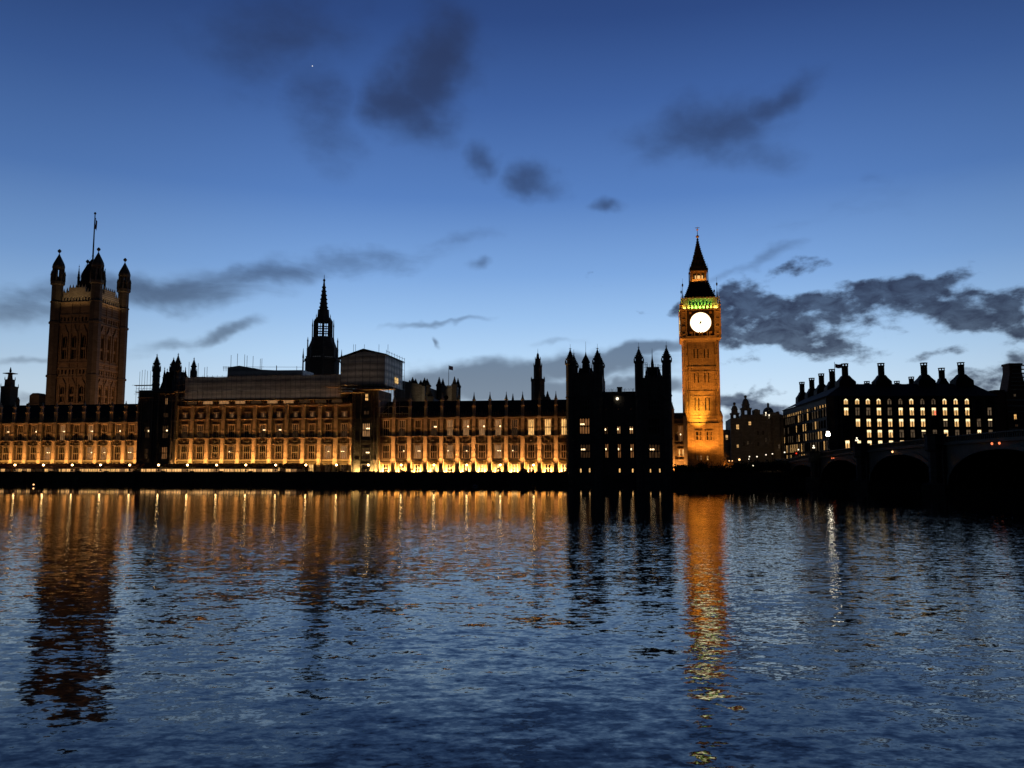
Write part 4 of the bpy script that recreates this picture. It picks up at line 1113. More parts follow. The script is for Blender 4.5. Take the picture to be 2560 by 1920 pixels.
# lower roof, lantern, spire
rf = MB(); n_ = 6
hr0 = (cxw(1791.6, 743) - cxw(1711.7, 743)) / 2; hr1 = (cxw(1770, 702) - cxw(1727, 702)) / 2
pz = []
for i in range(n_ + 1):
    u = i / n_; pz.append((hr0 + (hr1 - hr0) * (u ** .8), zc1 + .1 + (zs['rf'] - zc1) * u))
rf.lathe(cxm, cym, [(r * 1.4142, z) for r, z in pz] , 4, pi / 4)
for sx in (-1, 1):
    for sy in (-1, 1):
        for i in range(9):
            u = (i + .5) / 9; r = hr0 + (hr1 - hr0) * (u ** .8); z = zc1 + .1 + (zs['rf'] - zc1) * u
            rf.box(cxm + sx * r - .22, cxm + sx * r + .22, cym + sy * r - .22, cym + sy * r + .22, z, z + .45)
for (u, n2) in ((.22, 5), (.5, 4), (.78, 3)):    # dormers
    r = hr0 + (hr1 - hr0) * (u ** .8); z = zc1 + (zs['rf'] - zc1) * u; b2 = []
    for i in range(n2): c = -r * .6 + 1.2 * r * i / (n2 - 1); b2.append((c - .2, c + .2, -r - .12, -r + .6, z - .3, z + .5))
    faceboxes(rf, b2)
t.part('lower_roof', rf, M['iron'])
lt = MB(); zl0, zl1 = zs['rf'] + .1, zs['la']
ops = []
for i in range(3): c = -1.35 + 1.35 * i; ops.append((c - .5, c + .5, zl0 + 1.0, zl1 - .8))
hl = hr1 - .35
for k in range(4):
    sub_ = MB(); sub_.wall(-hl, hl, zl0, zl1, ops + [(-hl + .25, -1.85 - .3 if hl > 2.4 else -hl + .3, zl0 + .5, zl1 - .9)] if False else ops, -hl, .3)
    c, s_ = cos(k * pi / 2), sin(k * pi / 2); lt.add([(cxm + x * c - y * s_, cym + x * s_ + y * c, z) for x, y, z in sub_.v], sub_.f)
b2 = [(-hl - .3, hl + .3, -hl - .3, -hl - .003, zl1 - .3, zl1), (-hl - .5, hl + .5, -hl - .45, -hl - .003, zl0 - .2, zl0 + .3)]
for x in (-hl + .1, -2.0, -.68, .68, 2.0, hl - .1): b2.append((x - .09, x + .09, -hl - .2, -hl - .003, zl0, zl1))
faceboxes(lt, b2); t.part('lantern', lt, M['gilt'])
gl = MB(); zc_ = CT.hit(1754, 687, 0)[1]; gl.box(cxm - 1.25, cxm + .75 + .6, cym - hl + .32, cym - hl + .4, zc_ - .65, zc_ + .55); t.part('lantern_light', gl, M['g_office'])
bkk = MB().box(cxm - hl + .45, cxm + hl - .45, cym - hl + .45, cym + hl - .45, zl0, zl1); t.part('lantern_core', bkk, M['iron'])
sp = MB()
hs = hr1 + .1; ztip = CT.hit(1748.5, 583, 0)[1]
pr = []
for i in range(13):
    u = i / 12; r = hs * ((1 - u) ** 1.35) + .12; pr.append((r * 1.4142, zl1 + .05 + (ztip - zl1) * u))
sp.lathe(cxm, cym, pr, 4, pi / 4)
for i in range(14):
    u = (i + .4) / 14.5; r = hs * ((1 - u) ** 1.35) + .12; z = zl1 + (ztip - zl1) * u
    for sx in (-1, 1):
        for sy in (-1, 1): sp.box(cxm + sx * r - .15, cxm + sx * r + .15, cym + sy * r - .15, cym + sy * r + .15, z, z + .35)
for (u, n2) in ((.1, 4), (.26, 3), (.42, 2)):
    r = hs * ((1 - u) ** 1.35) + .12; z = zl1 + (ztip - zl1) * u; b2 = []
    for i in range(n2): c = -r * .55 + 1.1 * r * i / (n2 - 1); b2.append((c - .16, c + .16, -r - .12, -r + .5, z - .2, z + .45))
    faceboxes(sp, b2)
spo = t.part('spire', sp, M['iron'])
fn = MB(); zt2 = CT.hit(1747, 557, 0)[1]
fn.lathe(cxm, cym, [(.14, ztip - .2), (.55, ztip + .2), (.6, ztip + .5), (.12, ztip + .9), (.09, ztip + 2.4), (.45, ztip + 2.7), (.1, ztip + 3.0), (.04, zt2)], 8)
fn.box(cxm - .75, cxm + .75, cym - .05, cym + .05, ztip + 3.3, ztip + 3.45); fn.box(cxm - .05, cxm + .05, cym - .75, cym + .75, ztip + 3.3, ztip + 3.45)
t.part('finial', fn, M['gilt'], spo)
for sx in (-1, 1):
    for sy in (-1, 1):
        fn = MB(); fx, fy = cxm + sx * (hl + .5), cym + sy * (hl + .5)
        fn.lathe(fx, fy, [(.16, zl0), (.12, zl1), (.22, zl1 + .2), (.04, zl1 + 1.0), (.03, zl1 + 2.2)], 5); t.part('finial', fn, M['metal'])
# its floodlights
ORG = (1.0, .34, .045)
def cw(x, y, z): return CT.world(cxm + x, cym + y, z)
for (dx, dy) in ((-3, 7), (1.5, 7), (9, 12)):
    spot('floodlight', cw(dx, -hw - dy, 7.2), cw(dx * .2, -hw, 24), 6000 * CLK, ORG, 110)
spot('floodlight', cw(6.5, -hw - 15.5, 3), cw(4.6, -hw - 11, 8), 2600 * CLK, ORG, 100, 1.0)
spot('floodlight', cw(1, -hw - 13, 8), cw(0, -hw, 50), 60000 * CLK, ORG, 44)
spot('floodlight', cw(8, -hw - 26, 10), cw(1, -hw, 74), 86000 * CLK, ORG, 30)
spot('floodlight', cw(-1.5, -hw - 8, 14), cw(-1.5, -hw, zs['basetop'] + 2), 32000 * CLK, (1.0, .42, .05), 46, 1.0)
spot('floodlight', cw(-hw - 22, -2, 8), cw(-hw, 0, 55), 110000 * CLK, ORG, 60)
spot('floodlight', cw(hw + 22, 0, 8), cw(hw, 0, 50), 60000 * CLK, ORG, 60)
# belfry and lantern lamps (green, tucked behind the balcony)
for (dx, c_) in ((-4.6, (1.0, .72, .10)), (4.6, (1.0, .72, .10))):
    area('belfry_lamp', cw(dx, -hbf - .55, zc0 + .15), 2.2, .3, 110, c_, (0, .35, 1), 160, -A)
area('belfry_lamp', cw(0, -hbf - .6, zc0 + .15), 6.6, .3, 560, (.36, 1.0, .10), (sin(A) * .5, cos(A) * .5, 1), 160, -A)
area('belfry_lamp', cw(-hbf - .6, 0, zc0 + .15), 6.6, .3, 350, (.5, 1.0, .12), (.5, 0, 1), 160, pi / 2 - A)
area('lantern_lamp', cw(0, -hl - .7, zl0 + .3), 4.5, .25, 90, (1.0, .5, .15), (0, .4, 1), 160, -A)
area('lantern_lamp', cw(-hl - .7, 0, zl0 + .3), 4.5, .25, 60, (1.0, .5, .15), (.4, 0, 1), 160, pi / 2 - A)

# ---------------------------------------------------------------- great square tower (left)
Yc = 345.0
cxn, _ = (225 - W / 2) / FPX, 0
VT = Frame((225 - W / 2) / FPX * Yc * 1.0, Yc, -A)
def vz(px, py, yl=0): return VT.hit(px, py, yl)[1]
w = -VT.hit(128, 1013)[0]
print('victoria w', w)
t = Thing('square_tower', 'huge square stone tower with four domed corner turrets and a flagpole', 'tower', VT, -w / 2, w / 2, TERR)
c0x, c0y = -w / 2, w / 2
lv = lambda py: vz(170, py)
zb_, zp = TERR, lv(757)
def face_parts(which):
    return
ops = []
W3 = [(-.24), (0.0), (.24)]
rows = [(964, 1005, .135), (837, 897, .14)]
opsF = []
for (a, b, ww) in rows:
    for u in W3: opsF.append((u * w - ww * w / 2 * .85, u * w + ww * w / 2 * .85, lv(b), lv(a)))
for (a, b) in ((924, 935), (793, 803)):
    for i in range(9): u = (-.36 + .72 * i / 8) * w; opsF.append((u - .42, u + .42, lv(b), lv(a)))
sh = MB()
def four(mb, fn):
    for k in range(4):
        sub_ = MB(); fn(sub_); c, s_ = cos(k * pi / 2), sin(k * pi / 2)
        mb.add([(c0x + x * c - y * s_, c0y + x * s_ + y * c, z) for x, y, z in sub_.v], sub_.f)
hv = w / 2
four(sh, lambda s_: s_.wall(-hv, hv, zb_, zp, opsF, -hv, 1.0))
sh.box(-w + 2.0, -2.0, 2.0, w - 2.0, zp - 1.2, zp - .9)
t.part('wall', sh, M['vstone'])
dk = MB(); dk.box(-w + 1.02, -1.02, 1.02, w - 1.02, zb_, zp - 1.3); t.part('window_darkness', dk, M['black'])
tr = MB()
def det(s_):
    for py in (1010, 1030, 943, 921, 907, 810, 788, 757): s_.box(-hv, hv, -hv - .4, -hv - .003, lv(py) - .3, lv(py) + .3)
    for (a, b, ww) in rows:
        for u in W3:
            x = u * w; hw_ = ww * w / 2 * .85
            s_.box(x - hw_ - .55, x - hw_ - .12, -hv - .45, -hv - .003, lv(b) - .4, lv(a) + .8); s_.box(x + hw_ + .12, x + hw_ + .55, -hv - .45, -hv - .003, lv(b) - .4, lv(a) + .8)
            s_.prism([(x - hw_ - .6, lv(a) + .6), (x + hw_ + .6, lv(a) + .6), (x + hw_ * .5, lv(a) + 2.4), (x, lv(a) + 4.2), (x - hw_ * .5, lv(a) + 2.4)], -hv - .5, -hv - .004)
            s_.box(x - .12, x + .12, -hv + .25, -hv + .55, lv(b), lv(a)); s_.box(x - hw_, x + hw_, -hv + .2, -hv + .55, (lv(a) * .42 + lv(b) * .58) - .5, (lv(a) * .42 + lv(b) * .58) + .5)
            for sg in (-1, 1):
                d_ = hw_
                s_.prism([(x + sg * d_, lv(a) - d_ * 1.2), (x + sg * d_, lv(a)), (x, lv(a))][::sg], -hv + .1, -hv + .6)
    for i in range(14):
        x = (-.43 + .86 * i / 13) * w
        if all(abs(x - o_) > .09 * w for o_ in [u * w for u in W3]): s_.box(x - .16, x + .16, -hv - .3, -hv - .003, zb_, zp)
four(tr, det); t.part('tracery', tr, M['vstone'])
pp = MB()
def par(s_):
    zt_ = lv(731); zm = lv(757)
    n = 9
    s_.box(-hv + 2.8, hv - 2.8, -hv + .1, -hv + .7, zm + 2.4, zt_)
    s_.box(-hv * .42, hv * .42, -hv + .1, -hv + .7, zt_, lv(719))
    for i in range(n + 1):
        x = -hv + 2.8 + (2 * hv - 5.6) * i / n; s_.box(x - .28, x + .28, -hv + .05, -hv + .75, zm, zm + 2.42)
        s_.lathe(x, -hv + .4, [(.3, zt_ - .1), (.22, zt_ + .9), (.02, zt_ + 1.8)] if abs(x) > hv * .42 else [(.3, lv(719) - .1), (.22, lv(719) + .7), (.02, lv(719) + 1.4)], 4)
for k in range(4):
    sub_ = MB(); par(sub_); c, s_ = cos(k * pi / 2), sin(k * pi / 2); pp = MB()
    pp.add([(c0x + x * c - y * s_, c0y + x * s_ + y * c, z) for x, y, z in sub_.v], sub_.f); t.part('parapet', pp, M['pale'])
tur = []
for (cx_, cy_) in ((-w, 0), (0, 0), (0, w), (-w, w)):
    mb = MB(); r = 2.35
    ox, oy = cx_, cy_
    zsh, zln, zdm, ztp = lv(693), lv(673), lv(650), lv(627)
    mb.lathe(ox, oy, [(r, zb_), (r, lv(943)), (r + .4, lv(943) + .2), (r + .4, lv(943) + .9), (r, lv(943) + 1.2), (r, lv(810)), (r + .4, lv(810) + .2), (r + .4, lv(810) + .9), (r, lv(810) + 1.2), (r, lv(757)), (r + .35, lv(757) + .3), (r - .1, lv(757) + 1), (r - .1, zsh - 3.5), (r + .5, zsh - 3), (r + .5, zsh - 1.8)], 8)
    # open lantern of eight posts
    zl0_, zl1_ = zsh - 1.8, zln + .6
    for i in range(8):
        a = pi / 8 + i * pi / 4; cxx, cyy = ox + (r - .35) * cos(a), oy + (r - .35) * sin(a)
        mb.lathe(cxx, cyy, [(.5, zl0_), (.42, zl1_)], 5)
        cxx, cyy = ox + (r + .3) * cos(a), oy + (r + .3) * sin(a)
        mb.lathe(cxx, cyy, [(.3, zl0_), (.26, zl0_ + 2.6), (.4, zl0_ + 2.7), (.03, zl0_ + 4.6)], 4)
    mb.lathe(ox, oy, [(r - 1.0, zl0_), (r - 1.0, zl0_ + (zl1_ - zl0_) * .35)], 8)
    dome = [(r - .3, zl1_ - .4), (r + .15, zl1_), (r + .15, zl1_ + .8), (r - .1, zl1_ + 1.4)]
    for i in range(9):
        u = i / 8; rr = (r - .1) * (cos(u * pi / 2) * .42 + .58 * (1 - u) ** 1.5) + .12; dome.append((rr, zl1_ + 1.4 + (zdm - zl1_ + 1.5) * u))
    dome += [(.22, zdm + 3.2), (.65, zdm + 3.6), (.8, zdm + 4.1), (.2, zdm + 4.8), (.08, ztp + .5)]
    mb.lathe(ox, oy, dome, 8)
    tu = t.part('corner_turret', mb, M['darkstone'])
# finial-topped belvedere carrying the flagpole
bl = MB(); zr_ = lv(730)
bl.lathe(c0x, c0y, [(5.0, zp - 1), (4.6, zr_ + 3), (3.6, zr_ + 8), (2.4, zr_ + 12), (1.2, zr_ + 15), (.5, zr_ + 16)], 4, pi / 4)
for sx in (-1, 1):
    for sy in (-1, 1): bl.lathe(c0x + sx * 3.6, c0y + sy * 3.6, [(.5, zp), (.5, zr_ + 7)] + spire_prof(.6, zr_ + 7, zr_ + 13, 4), 6)
t.part('roof', bl, M['iron'])
fp = MB(); ztip = VT.hit(236, 533, c0y)[1]
fp.tube((c0x, c0y, zr_ + 10), (c0x, c0y, ztip - .6), .38, .2, 8); fp.lathe(c0x, c0y, [(.1, ztip - .7), (.5, ztip - .3), (.5, ztip + .1), (.1, ztip + .5)], 8)
for k in range(4): fp.tube((c0x, c0y, ztip - 18), (c0x + 3.2 * cos(k * pi / 2 + .6), c0y + 3.2 * sin(k * pi / 2 + .6), zr_ + 12), .04, n=4)
t.part('flagpole', fp, M['metal'])
fm = MB(); fz = VT.hit(236, 553, c0y)[1]
vs = []; fs = []
for i in range(7):
    for j in range(5): vs.append((c0x + .2 + i * .14 + .05 * sin(j), c0y + .35 * sin(i * 1.4 + j * .5), fz + 1.6 - j * 1.1 - i * .28))
for i in range(6):
    for j in range(4): a = i * 5 + j; fs.append((a, a + 5, a + 6, a + 1))
fm.add(vs, fs); fl = solo('flag', 'small flag hanging limp on the tall pole above the huge square tower', 'flag', fm, M['flag'], VT, c0x, c0y, fz)
for (px, py) in ((181, 700), (271, 712)):
    x_, z_v = VT.hit(px, py, 1.0 if px < 200 else 8)
for (dx, dy) in ((-.62, -.02), (.02, .38)):
    pm = MB()
def vw(x, y, z): return VT.world(c0x + x, c0y + y, z)
spot('floodlight', vw(-6, -hv - 40, 18), vw(0, -hv, 50), 30000 * VIC, (1.0, .47, .19), 80, .8)
spot('floodlight', vw(hv + 34, -6, 20), vw(hv, 0, 46), 46000 * VIC, (1.0, .46, .17), 80, .8)
area('parapet_lamp', vw(0, -hv - 3.5, zp - 4), w * .7, .3, 420 * VIC, (1.0, .62, .26), (0, .25, 1), 90, -A)
area('parapet_lamp', vw(hv + 3.5, 0, zp - 4), w * .7, .3, 420 * VIC, (1.0, .62, .26), (-.25, 0, 1), 90, pi / 2 - A)

# ---------------------------------------------------------------- slender central spire
CS = Frame(*F.world(F.hit(806, 900, 62)[0], 62)[:2], -A)
def sz(px, py): return CS.hit(px, py, 0)
t = Thing('octagonal_spire', 'slender black octagonal spire with an open lantern, left of the sheeted box', 'tower', CS, 0, 0, TERR)
mpp = (sz(846, 900)[0] - sz(806, 900)[0]) / 40
def zz(py): return sz(806, py)[1]
mb = MB()
mb.lathe(0, 0, [(38 * mpp * 1.05, TERR), (38 * mpp * 1.05, zz(903)), (40 * mpp * 1.05, zz(902)), (40 * mpp * 1.05, zz(898)), (37 * mpp, zz(896)), (37 * mpp, zz(872)), (33 * mpp, zz(868)), (27 * mpp, zz(852)), (26 * mpp, zz(846)), (23 * mpp, zz(843))], 8)
t.part('body', mb, M['darkstone'])
# lantern: posts with sky between
mb = MB(); rl = 20.5 * mpp; z0_, z1_ = zz(844), zz(806)
for i in range(8):
    a = pi / 8 + i * pi / 4; mb.lathe(rl * .96 * cos(a), rl * .96 * sin(a), [(3.0 * mpp, z0_), (2.8 * mpp, z1_ + .6)], 6)
    a2 = i * pi / 4; mb.lathe(rl * .88 * cos(a2), rl * .88 * sin(a2), [(.9 * mpp, z0_), (.9 * mpp, z1_ + .5)], 4)
    for zt_ in ((z0_ + (z1_ - z0_) * .33), (z0_ + (z1_ - z0_) * .66)):
        b = pi / 8 + (i + 1) * pi / 4; mb.tube((rl * .93 * cos(a), rl * .93 * sin(a), zt_), (rl * .93 * cos(b), rl * .93 * sin(b), zt_), .22, n=4)
t.part('lantern', mb, M['darkstone'])
mb = MB()
mb.lathe(0, 0, [(20.5 * mpp, z1_), (20.5 * mpp, zz(799)), (18 * mpp, zz(797)), (14 * mpp, zz(792)), (13 * mpp, zz(776)), (13.6 * mpp, zz(775)), (9.5 * mpp, zz(774)), (7 * mpp, zz(749)), (1.6 * mpp, zz(704)), (3.0 * mpp, zz(702)), (2.6 * mpp, zz(699)), (.8 * mpp, zz(697)), (.4 * mpp, zz(687))], 8)
for i in range(8):
    a = pi / 8 + i * pi / 4
    for (rr, py) in ((9.2, 770), (8, 760), (7, 750), (5.9, 740), (4.6, 730), (3.4, 720)): mb.box(rr * mpp * cos(a) - .2, rr * mpp * cos(a) + .2, rr * mpp * sin(a) - .2, rr * mpp * sin(a) + .2, zz(py), zz(py) + .5)
t.part('spire', mb, M['darkstone'])
for i in range(8):
    a = pi / 8 + i * pi / 4
    for (rr, b, tp, wd) in ((41 * 1.09, 934, 872, 2.0), (32 * 1.09, 872, 843, 1.7), (22.5 * 1.1, 846, 798, 1.5), (15 * 1.1, 800, 785, 1.0)):
        pn = MB(); x, y = rr * mpp * cos(a), rr * mpp * sin(a)
        pn.lathe(x, y, [(wd * mpp, zz(b)), (wd * mpp * .85, zz(tp + (b - tp) * .4)), (wd * mpp * 1.25, zz(tp + (b - tp) * .38)), (wd * mpp * .6, zz(tp + (b - tp) * .2)), (.05, zz(tp))], 4)
        if rr > 40: 
            x2, y2 = 36 * mpp * cos(a), 36 * mpp * sin(a); pn.tube((x, y, zz(906)), (x2, y2, zz(900)), .35, n=4); pn.box(min(x, x) - 1.6 * mpp, x + 1.6 * mpp, y - 1.6 * mpp, y + 1.6 * mpp, zz(960), zz(934))
        t.part('pinnacle', pn, M['darkstone'])
for (dx, p) in ((-24, 'g_officedim'), (-13, 'g_officedim'), (3, 'g_officedim'), (13, 'g_officedim')):
    pass
gt = glow('faint_daylight_window', (.55, .6, .7), .035, .5, 1.0)
for a_ in (-pi / 2 - pi / 4, -pi / 2, -pi / 2 + pi / 4):
    rr = 38 * mpp * 1.05 * cos(pi / 8)
    for (p0, p1) in ((893.5, 903.5), (905, 913), (915, 922)):
        W4 = win_tpl(3.6, zz(p0) - zz(p1), 4, 1)
        if 'fd' not in M: M['fd'] = gt
        add_window(t, W4, rr * cos(a_), rr * sin(a_) - .0, zz(p1), 'fd', 'darkstone', rot=a_ + pi / 2)

# ---------------------------------------------------------------- background towers
def tower_stack(name, label, fr, cx, cy, stages, mat, cat='tower', octa=False, corner=None):
    t = Thing(name, label, cat, fr, cx, cy, TERR)
    mb = MB()
    for (h0, h1, z0_, z1_) in stages:
        if octa: mb.lathe(cx, cy, [(h0 * 1.08, z0_), (h1 * 1.08, z1_)], 8)
        else: mb.frustum(cx - h0, cx + h0, cy - h0, cy + h0, z0_, cx - h1, cx + h1, cy - h1, cy + h1, z1_)
    t.part('tower_body', mb, M[mat]); return t
# pale abbey tower with four pinnacles and a flag
B1 = Frame(*F.world(F.hit(1116, 990, 170)[0], 170)[:2], -A)
m1 = (B1.hit(1138.8, 990)[0] - B1.hit(1093.7, 990)[0]) / 2
z1f = lambda py: B1.hit(1116, py)[1]
t = Thing('church_tower', 'pale square church tower with corner pinnacles and a flagpole behind the right palace wing', 'church tower', B1, 0, 0, TERR)
mb = MB(); mb.wall(-m1, m1, TERR, z1f(966), [(-m1 * .22, m1 * .22, z1f(1000), z1f(990))], 0, .6)
mb.box(-m1, m1, .62, 2 * m1, TERR, z1f(966)); mb.box(-m1, -m1 + .3, 0.002, .7, TERR, z1f(966)); mb.box(m1 - .3, m1, 0.002, .7, TERR, z1f(966)); mb.box(-m1 - .3, m1 + .3, -.3, 2 * m1 + .3, z1f(971), z1f(969.5))
for i in range(8): x = -m1 + .3 + (2 * m1 - .6) * i / 7; mb.box(x - .5, x + .5, -.1, .4, z1f(966) - .01, z1f(963.5)); mb.box(x - .12, x + .12, -.25, -.003, z1f(1008), z1f(971))
t.part('tower_body', mb, M['pale'])
rw = MB(); zc = z1f(994)
rw.lathe(0, 0, [(0.01, 0), (0.01, .01)], 3) if False else None
n = 20; r = m1 * .24; rw.prism([(r * cos(2 * pi * i / n), zc + r * sin(2 * pi * i / n)) for i in range(n)], -.35, -.2)
t.part('rose_window', rw, M['black'])
for (sx, cy_) in ((-1, 0), (1, 0), (-1, 1), (1, 1)):
    x, y = sx * (m1 - .7), .7 + cy_ * (2 * m1 - 1.4); pn = MB(); bt = z1f(966); tp = z1f(936.5)
    pn.lathe(x, y, [(1.5, bt - 16), (1.5, bt), (1.75, bt + .2), (1.75, bt + 1), (1.3, bt + 1.2)] + spire_prof(1.45, bt + 1.2, tp, 5, False), 6); t.part('pinnacle', pn, M['darkstone'])
fpz = B1.hit(1117, 913, m1)[1]
fp = MB(); fp.tube((0, m1, z1f(966)), (0, m1, fpz), .16, .1, 6); t.part('flagpole', fp, M['metal'])
fm = MB(); vs = []; fs = []
for i in range(6):
    for j in range(4): vs.append((.15 + i * .45, m1 + .3 * sin(i), fpz - .2 - j * .7 - i * .12))
for i in range(5):
    for j in range(3): a = i * 4 + j; fs.append((a, a + 4, a + 5, a + 1))
fm.add(vs, fs); solo('flag', 'tiny dark flag on the pole of the pale church tower', 'flag', fm, M['flag'], B1, 0, m1, fpz)
spot('floodlight', B1.world(0, -45, 14), B1.world(0, 0, z1f(985)), 16000, (1.0, .72, .42), 40, .8)

# abbey nave seen past the sheeted box
B2 = Frame(*F.world(F.hit(1030, 990, 140)[0], 140)[:2], -A)
zf2 = lambda px, py: B2.hit(px, py)
t = Thing('abbey', 'long grey abbey roof with dark pinnacles between the sheeted box and church tower', 'church', B2, 0, 0, TERR)
xA, xB, xC = zf2(985, 1000)[0], zf2(1054, 1000)[0], zf2(1075, 1000)[0]
mb = MB(); mb.prism([(xA, TERR), (xB, TERR), (xB, zf2(1054, 962)[1]), (xA, zf2(990, 947)[1])], 0, 40); mb.prism([(xB + .02, TERR), (xC, TERR), (xC, zf2(1075, 995)[1]), (xB + .02, zf2(1054, 985)[1])], 2, 30)
t.part('nave', mb, M['white'])
for (px, tp, bs, r) in ((1020, 946, 962, 1.3), (1027.5, 937, 962, 1.7), (1035, 941, 965, 1.7), (1048, 945, 966, 1.6), (1054.5, 946, 966, 1.5), (1057.5, 938, 965, 1.7), (1064, 941, 966, 1.9), (1071.5, 966, 995, 2.3)):
    x, z1_ = zf2(px, tp); pn = MB(); b_ = zf2(px, bs)[1]; pn.lathe(x, 3, [(r * .9, TERR), (r * .9, b_), (r * 1.15, b_ + .2), (r * 1.1, b_ + .8)] + spire_prof(r, b_ + .8, z1_, 5, False), 6); t.part('pinnacle', pn, M['darkstone'])
gb = MB(); gx0, gx1 = zf2(1056.5, 980)[0], zf2(1064, 980)[0]; gb.box(gx0, gx1, -1.5, -.2, zf2(1060, 1005)[1], zf2(1060, 966)[1]); t.part('lit_buttress', gb, M['pale'])
spot('floodlight', B2.world((gx0 + gx1) / 2, -20, 20), B2.world((gx0 + gx1) / 2, 0, zf2(1060, 985)[1]), 5000, (1.0, .75, .45), 28, .8)

# dark ventilation tower with stepped lantern
B3 = Frame(*F.world(F.hit(1342, 990, 22)[0], 22)[:2], -A)
z3 = lambda py: B3.hit(1342, py)[1]; k3 = (B3.hit(1362, 990)[0] - B3.hit(1342, 990)[0]) / 20
t = Thing('ventilation_tower', 'dark stepped tower with a spiky lantern rising behind the right palace wing', 'tower', B3, 0, 0, TERR)
mb = MB(); mb.lathe(0, 3, [(17.5 * k3, TERR), (17.5 * k3, z3(950)), (18.5 * k3, z3(949)), (18.5 * k3, z3(946)), (11 * k3, z3(944)), (11 * k3, z3(914)), (11.8 * k3, z3(913)), (8.2 * k3, z3(910)), (7 * k3, z3(896)), (7.5 * k3, z3(895)), (3.6 * k3, z3(893)), (3.2 * k3, z3(884)), (2.4 * k3, z3(882)), (.6 * k3, z3(879)), (.2 * k3, z3(868))], 8)
t.part('tower_body', mb, M['darkstone'])
for i in range(8):
    a = pi / 8 + i * pi / 4
    for (rr, b, tp, wd) in ((17.5, 952, 939, 1.6), (10.8, 914, 905, .9), (7.2, 896, 889, .7)):
        pn = MB(); pn.lathe(rr * k3 * cos(a), 3 + rr * k3 * sin(a), [(wd * k3, z3(b)), (wd * k3 * .8, z3((b + tp) / 2)), (.04, z3(tp))], 4); t.part('pinnacle', pn, M['darkstone'])
lx_, lz_ = B3.hit(1331, 1002.7, -4); lb = MB().lathe(lx_, -4, [(.05, lz_ - .35), (.28, lz_ - .1), (.28, lz_ + .1), (.05, lz_ + .35)], 8); t.part('roof_lamp', lb, M['g_white'])
t = Thing('roof_turret', 'pair of small dark spirelets just right of the dark stepped tower', 'turret', B3, 0, 0, TERR)
for (px, tp, r) in ((1361, 983, .7), (1368, 972, 1.2), (1373, 990, .7), (1281, 979, .5)):
    x, z1_ = B3.hit(px, tp); pn = MB(); pn.lathe(x, 1, [(r, TERR), (r, z3(1000))] + spire_prof(r, z3(1000), z1_, 4, False), 6); t.part('spirelet', pn, M['darkstone'])

# towers at the left edge of the view
B4 = Frame(*F.world(F.hit(22, 1000, 60)[0], 60)[:2], -A)
z4 = lambda px, py: B4.hit(px, py); k4 = (z4(42, 1000)[0] - z4(22, 1000)[0]) / 20
t = Thing('church_tower', 'dark stepped church tower with a small crown lantern at the far left edge', 'church tower', B4, 0, 0, TERR)
mb = MB(); v = lambda py: z4(22, py)[1]
mb.lathe(0, 0, [(18 * k4, TERR), (17 * k4, v(970)), (18 * k4, v(969)), (18 * k4, v(967)), (10.5 * k4, v(965)), (10 * k4, v(951)), (10.6 * k4, v(950)), (5.5 * k4, v(948)), (5 * k4, v(943))], 4, pi / 4)
mb.lathe(0, 0, [(5 * k4, v(943)), (4.6 * k4, v(936)), (3, v(934)), (1.5 * k4, v(931)), (.5, v(928)), (.1, v(918))], 8)
t.part('tower_body', mb, M['darkstone'])
for sx in (-1, 1):
    for sy in (-1, 1):
        for (rr, b, tp) in ((17 * .7, 970, 959), (10 * .7, 950, 942)):
            pn = MB(); pn.lathe(sx * rr * k4, sy * rr * k4, [(1.0 * k4, v(b)), (.8 * k4, v((b + tp) / 2)), (.05, v(tp))], 4); t.part('pinnacle', pn, M['darkstone'])
t = Thing('chimney_block', 'squat dark chimney block with a stepped cap left of the huge square tower', 'chimney', B4, z4(82, 1000)[0], 0, TERR)
mb = MB(); xa, xb = z4(66, 1000)[0], z4(99, 1000)[0]; xc, xd = z4(71, 1000)[0], z4(95, 1000)[0]
mb.box(xa, xb, 0, 6, TERR, v(1010)); mb.frustum(xa, xb, 0, 6, v(1010), xc, xd, .5, 5.5, v(1008)); mb.box(xc, xd, .5, 5.5, v(1008), v(989)); mb.frustum(xc, xd, .5, 5.5, v(989), xc + 1, xd - 1, 1, 5, v(983))
t.part('stack', mb, M['darkstone'])
t = Thing('pinnacle', 'lone dark pinnacle between the left edge tower and the squat chimney block', 'pinnacle', B4, z4(46, 1000)[0], 0, TERR)
x_, zt_ = z4(46, 991); mb = MB(); mb.lathe(x_, 0, [(3.6 * k4, TERR), (3.6 * k4, v(1001)), (4.2 * k4, v(1000))] + spire_prof(3.6 * k4, v(1000), zt_, 3, False), 8); t.part('shaft', mb, M['darkstone'])
# ---------------------------------------------------------------- office building with tall chimneys
PH = Frame((2077 - W / 2) / FPX * 285.0, 285.0, 0.0)      # corner; right facade runs along +x, side facade runs away
ang = math.atan(.101)
PS = Frame(PH.o[0], PH.o[1], pi / 2 - ang)                 # local x runs away from the river along the side street
ph = lambda px, py, yl=0: PH.hit(px, py, yl)
PL = ph(2492, 1000)[0]
def zp_(py, px=2280): return ph(px, py)[1]
t = Thing('office_building', 'big dark office block with rows of bright yellow windows and a row of tall chimneys', 'building', PH, PL / 2, 0, TERR)
PHT = t
eave = zp_(990); 
cols = [2087, 2116.5, 2144.8, 2171.5, 2198.3, 2225.3, 2252.7, 2280.3, 2307.7, 2335.7, 2363.4, 2391.3, 2419.5, 2447, 2475]
rowsP = [(996, 1011), (1019, 1038.5), (1047, 1067), (1074.5, 1094), (1101, 1124)]
stt = ['BBBBBddBddBBB..', 'BBohBoBBBRBBB.o', 'o.BBBBBBB.oBBBB', '...BBBoooHBoodB', 'BBBBBBBBBooooo.'.replace('o', 'd')]
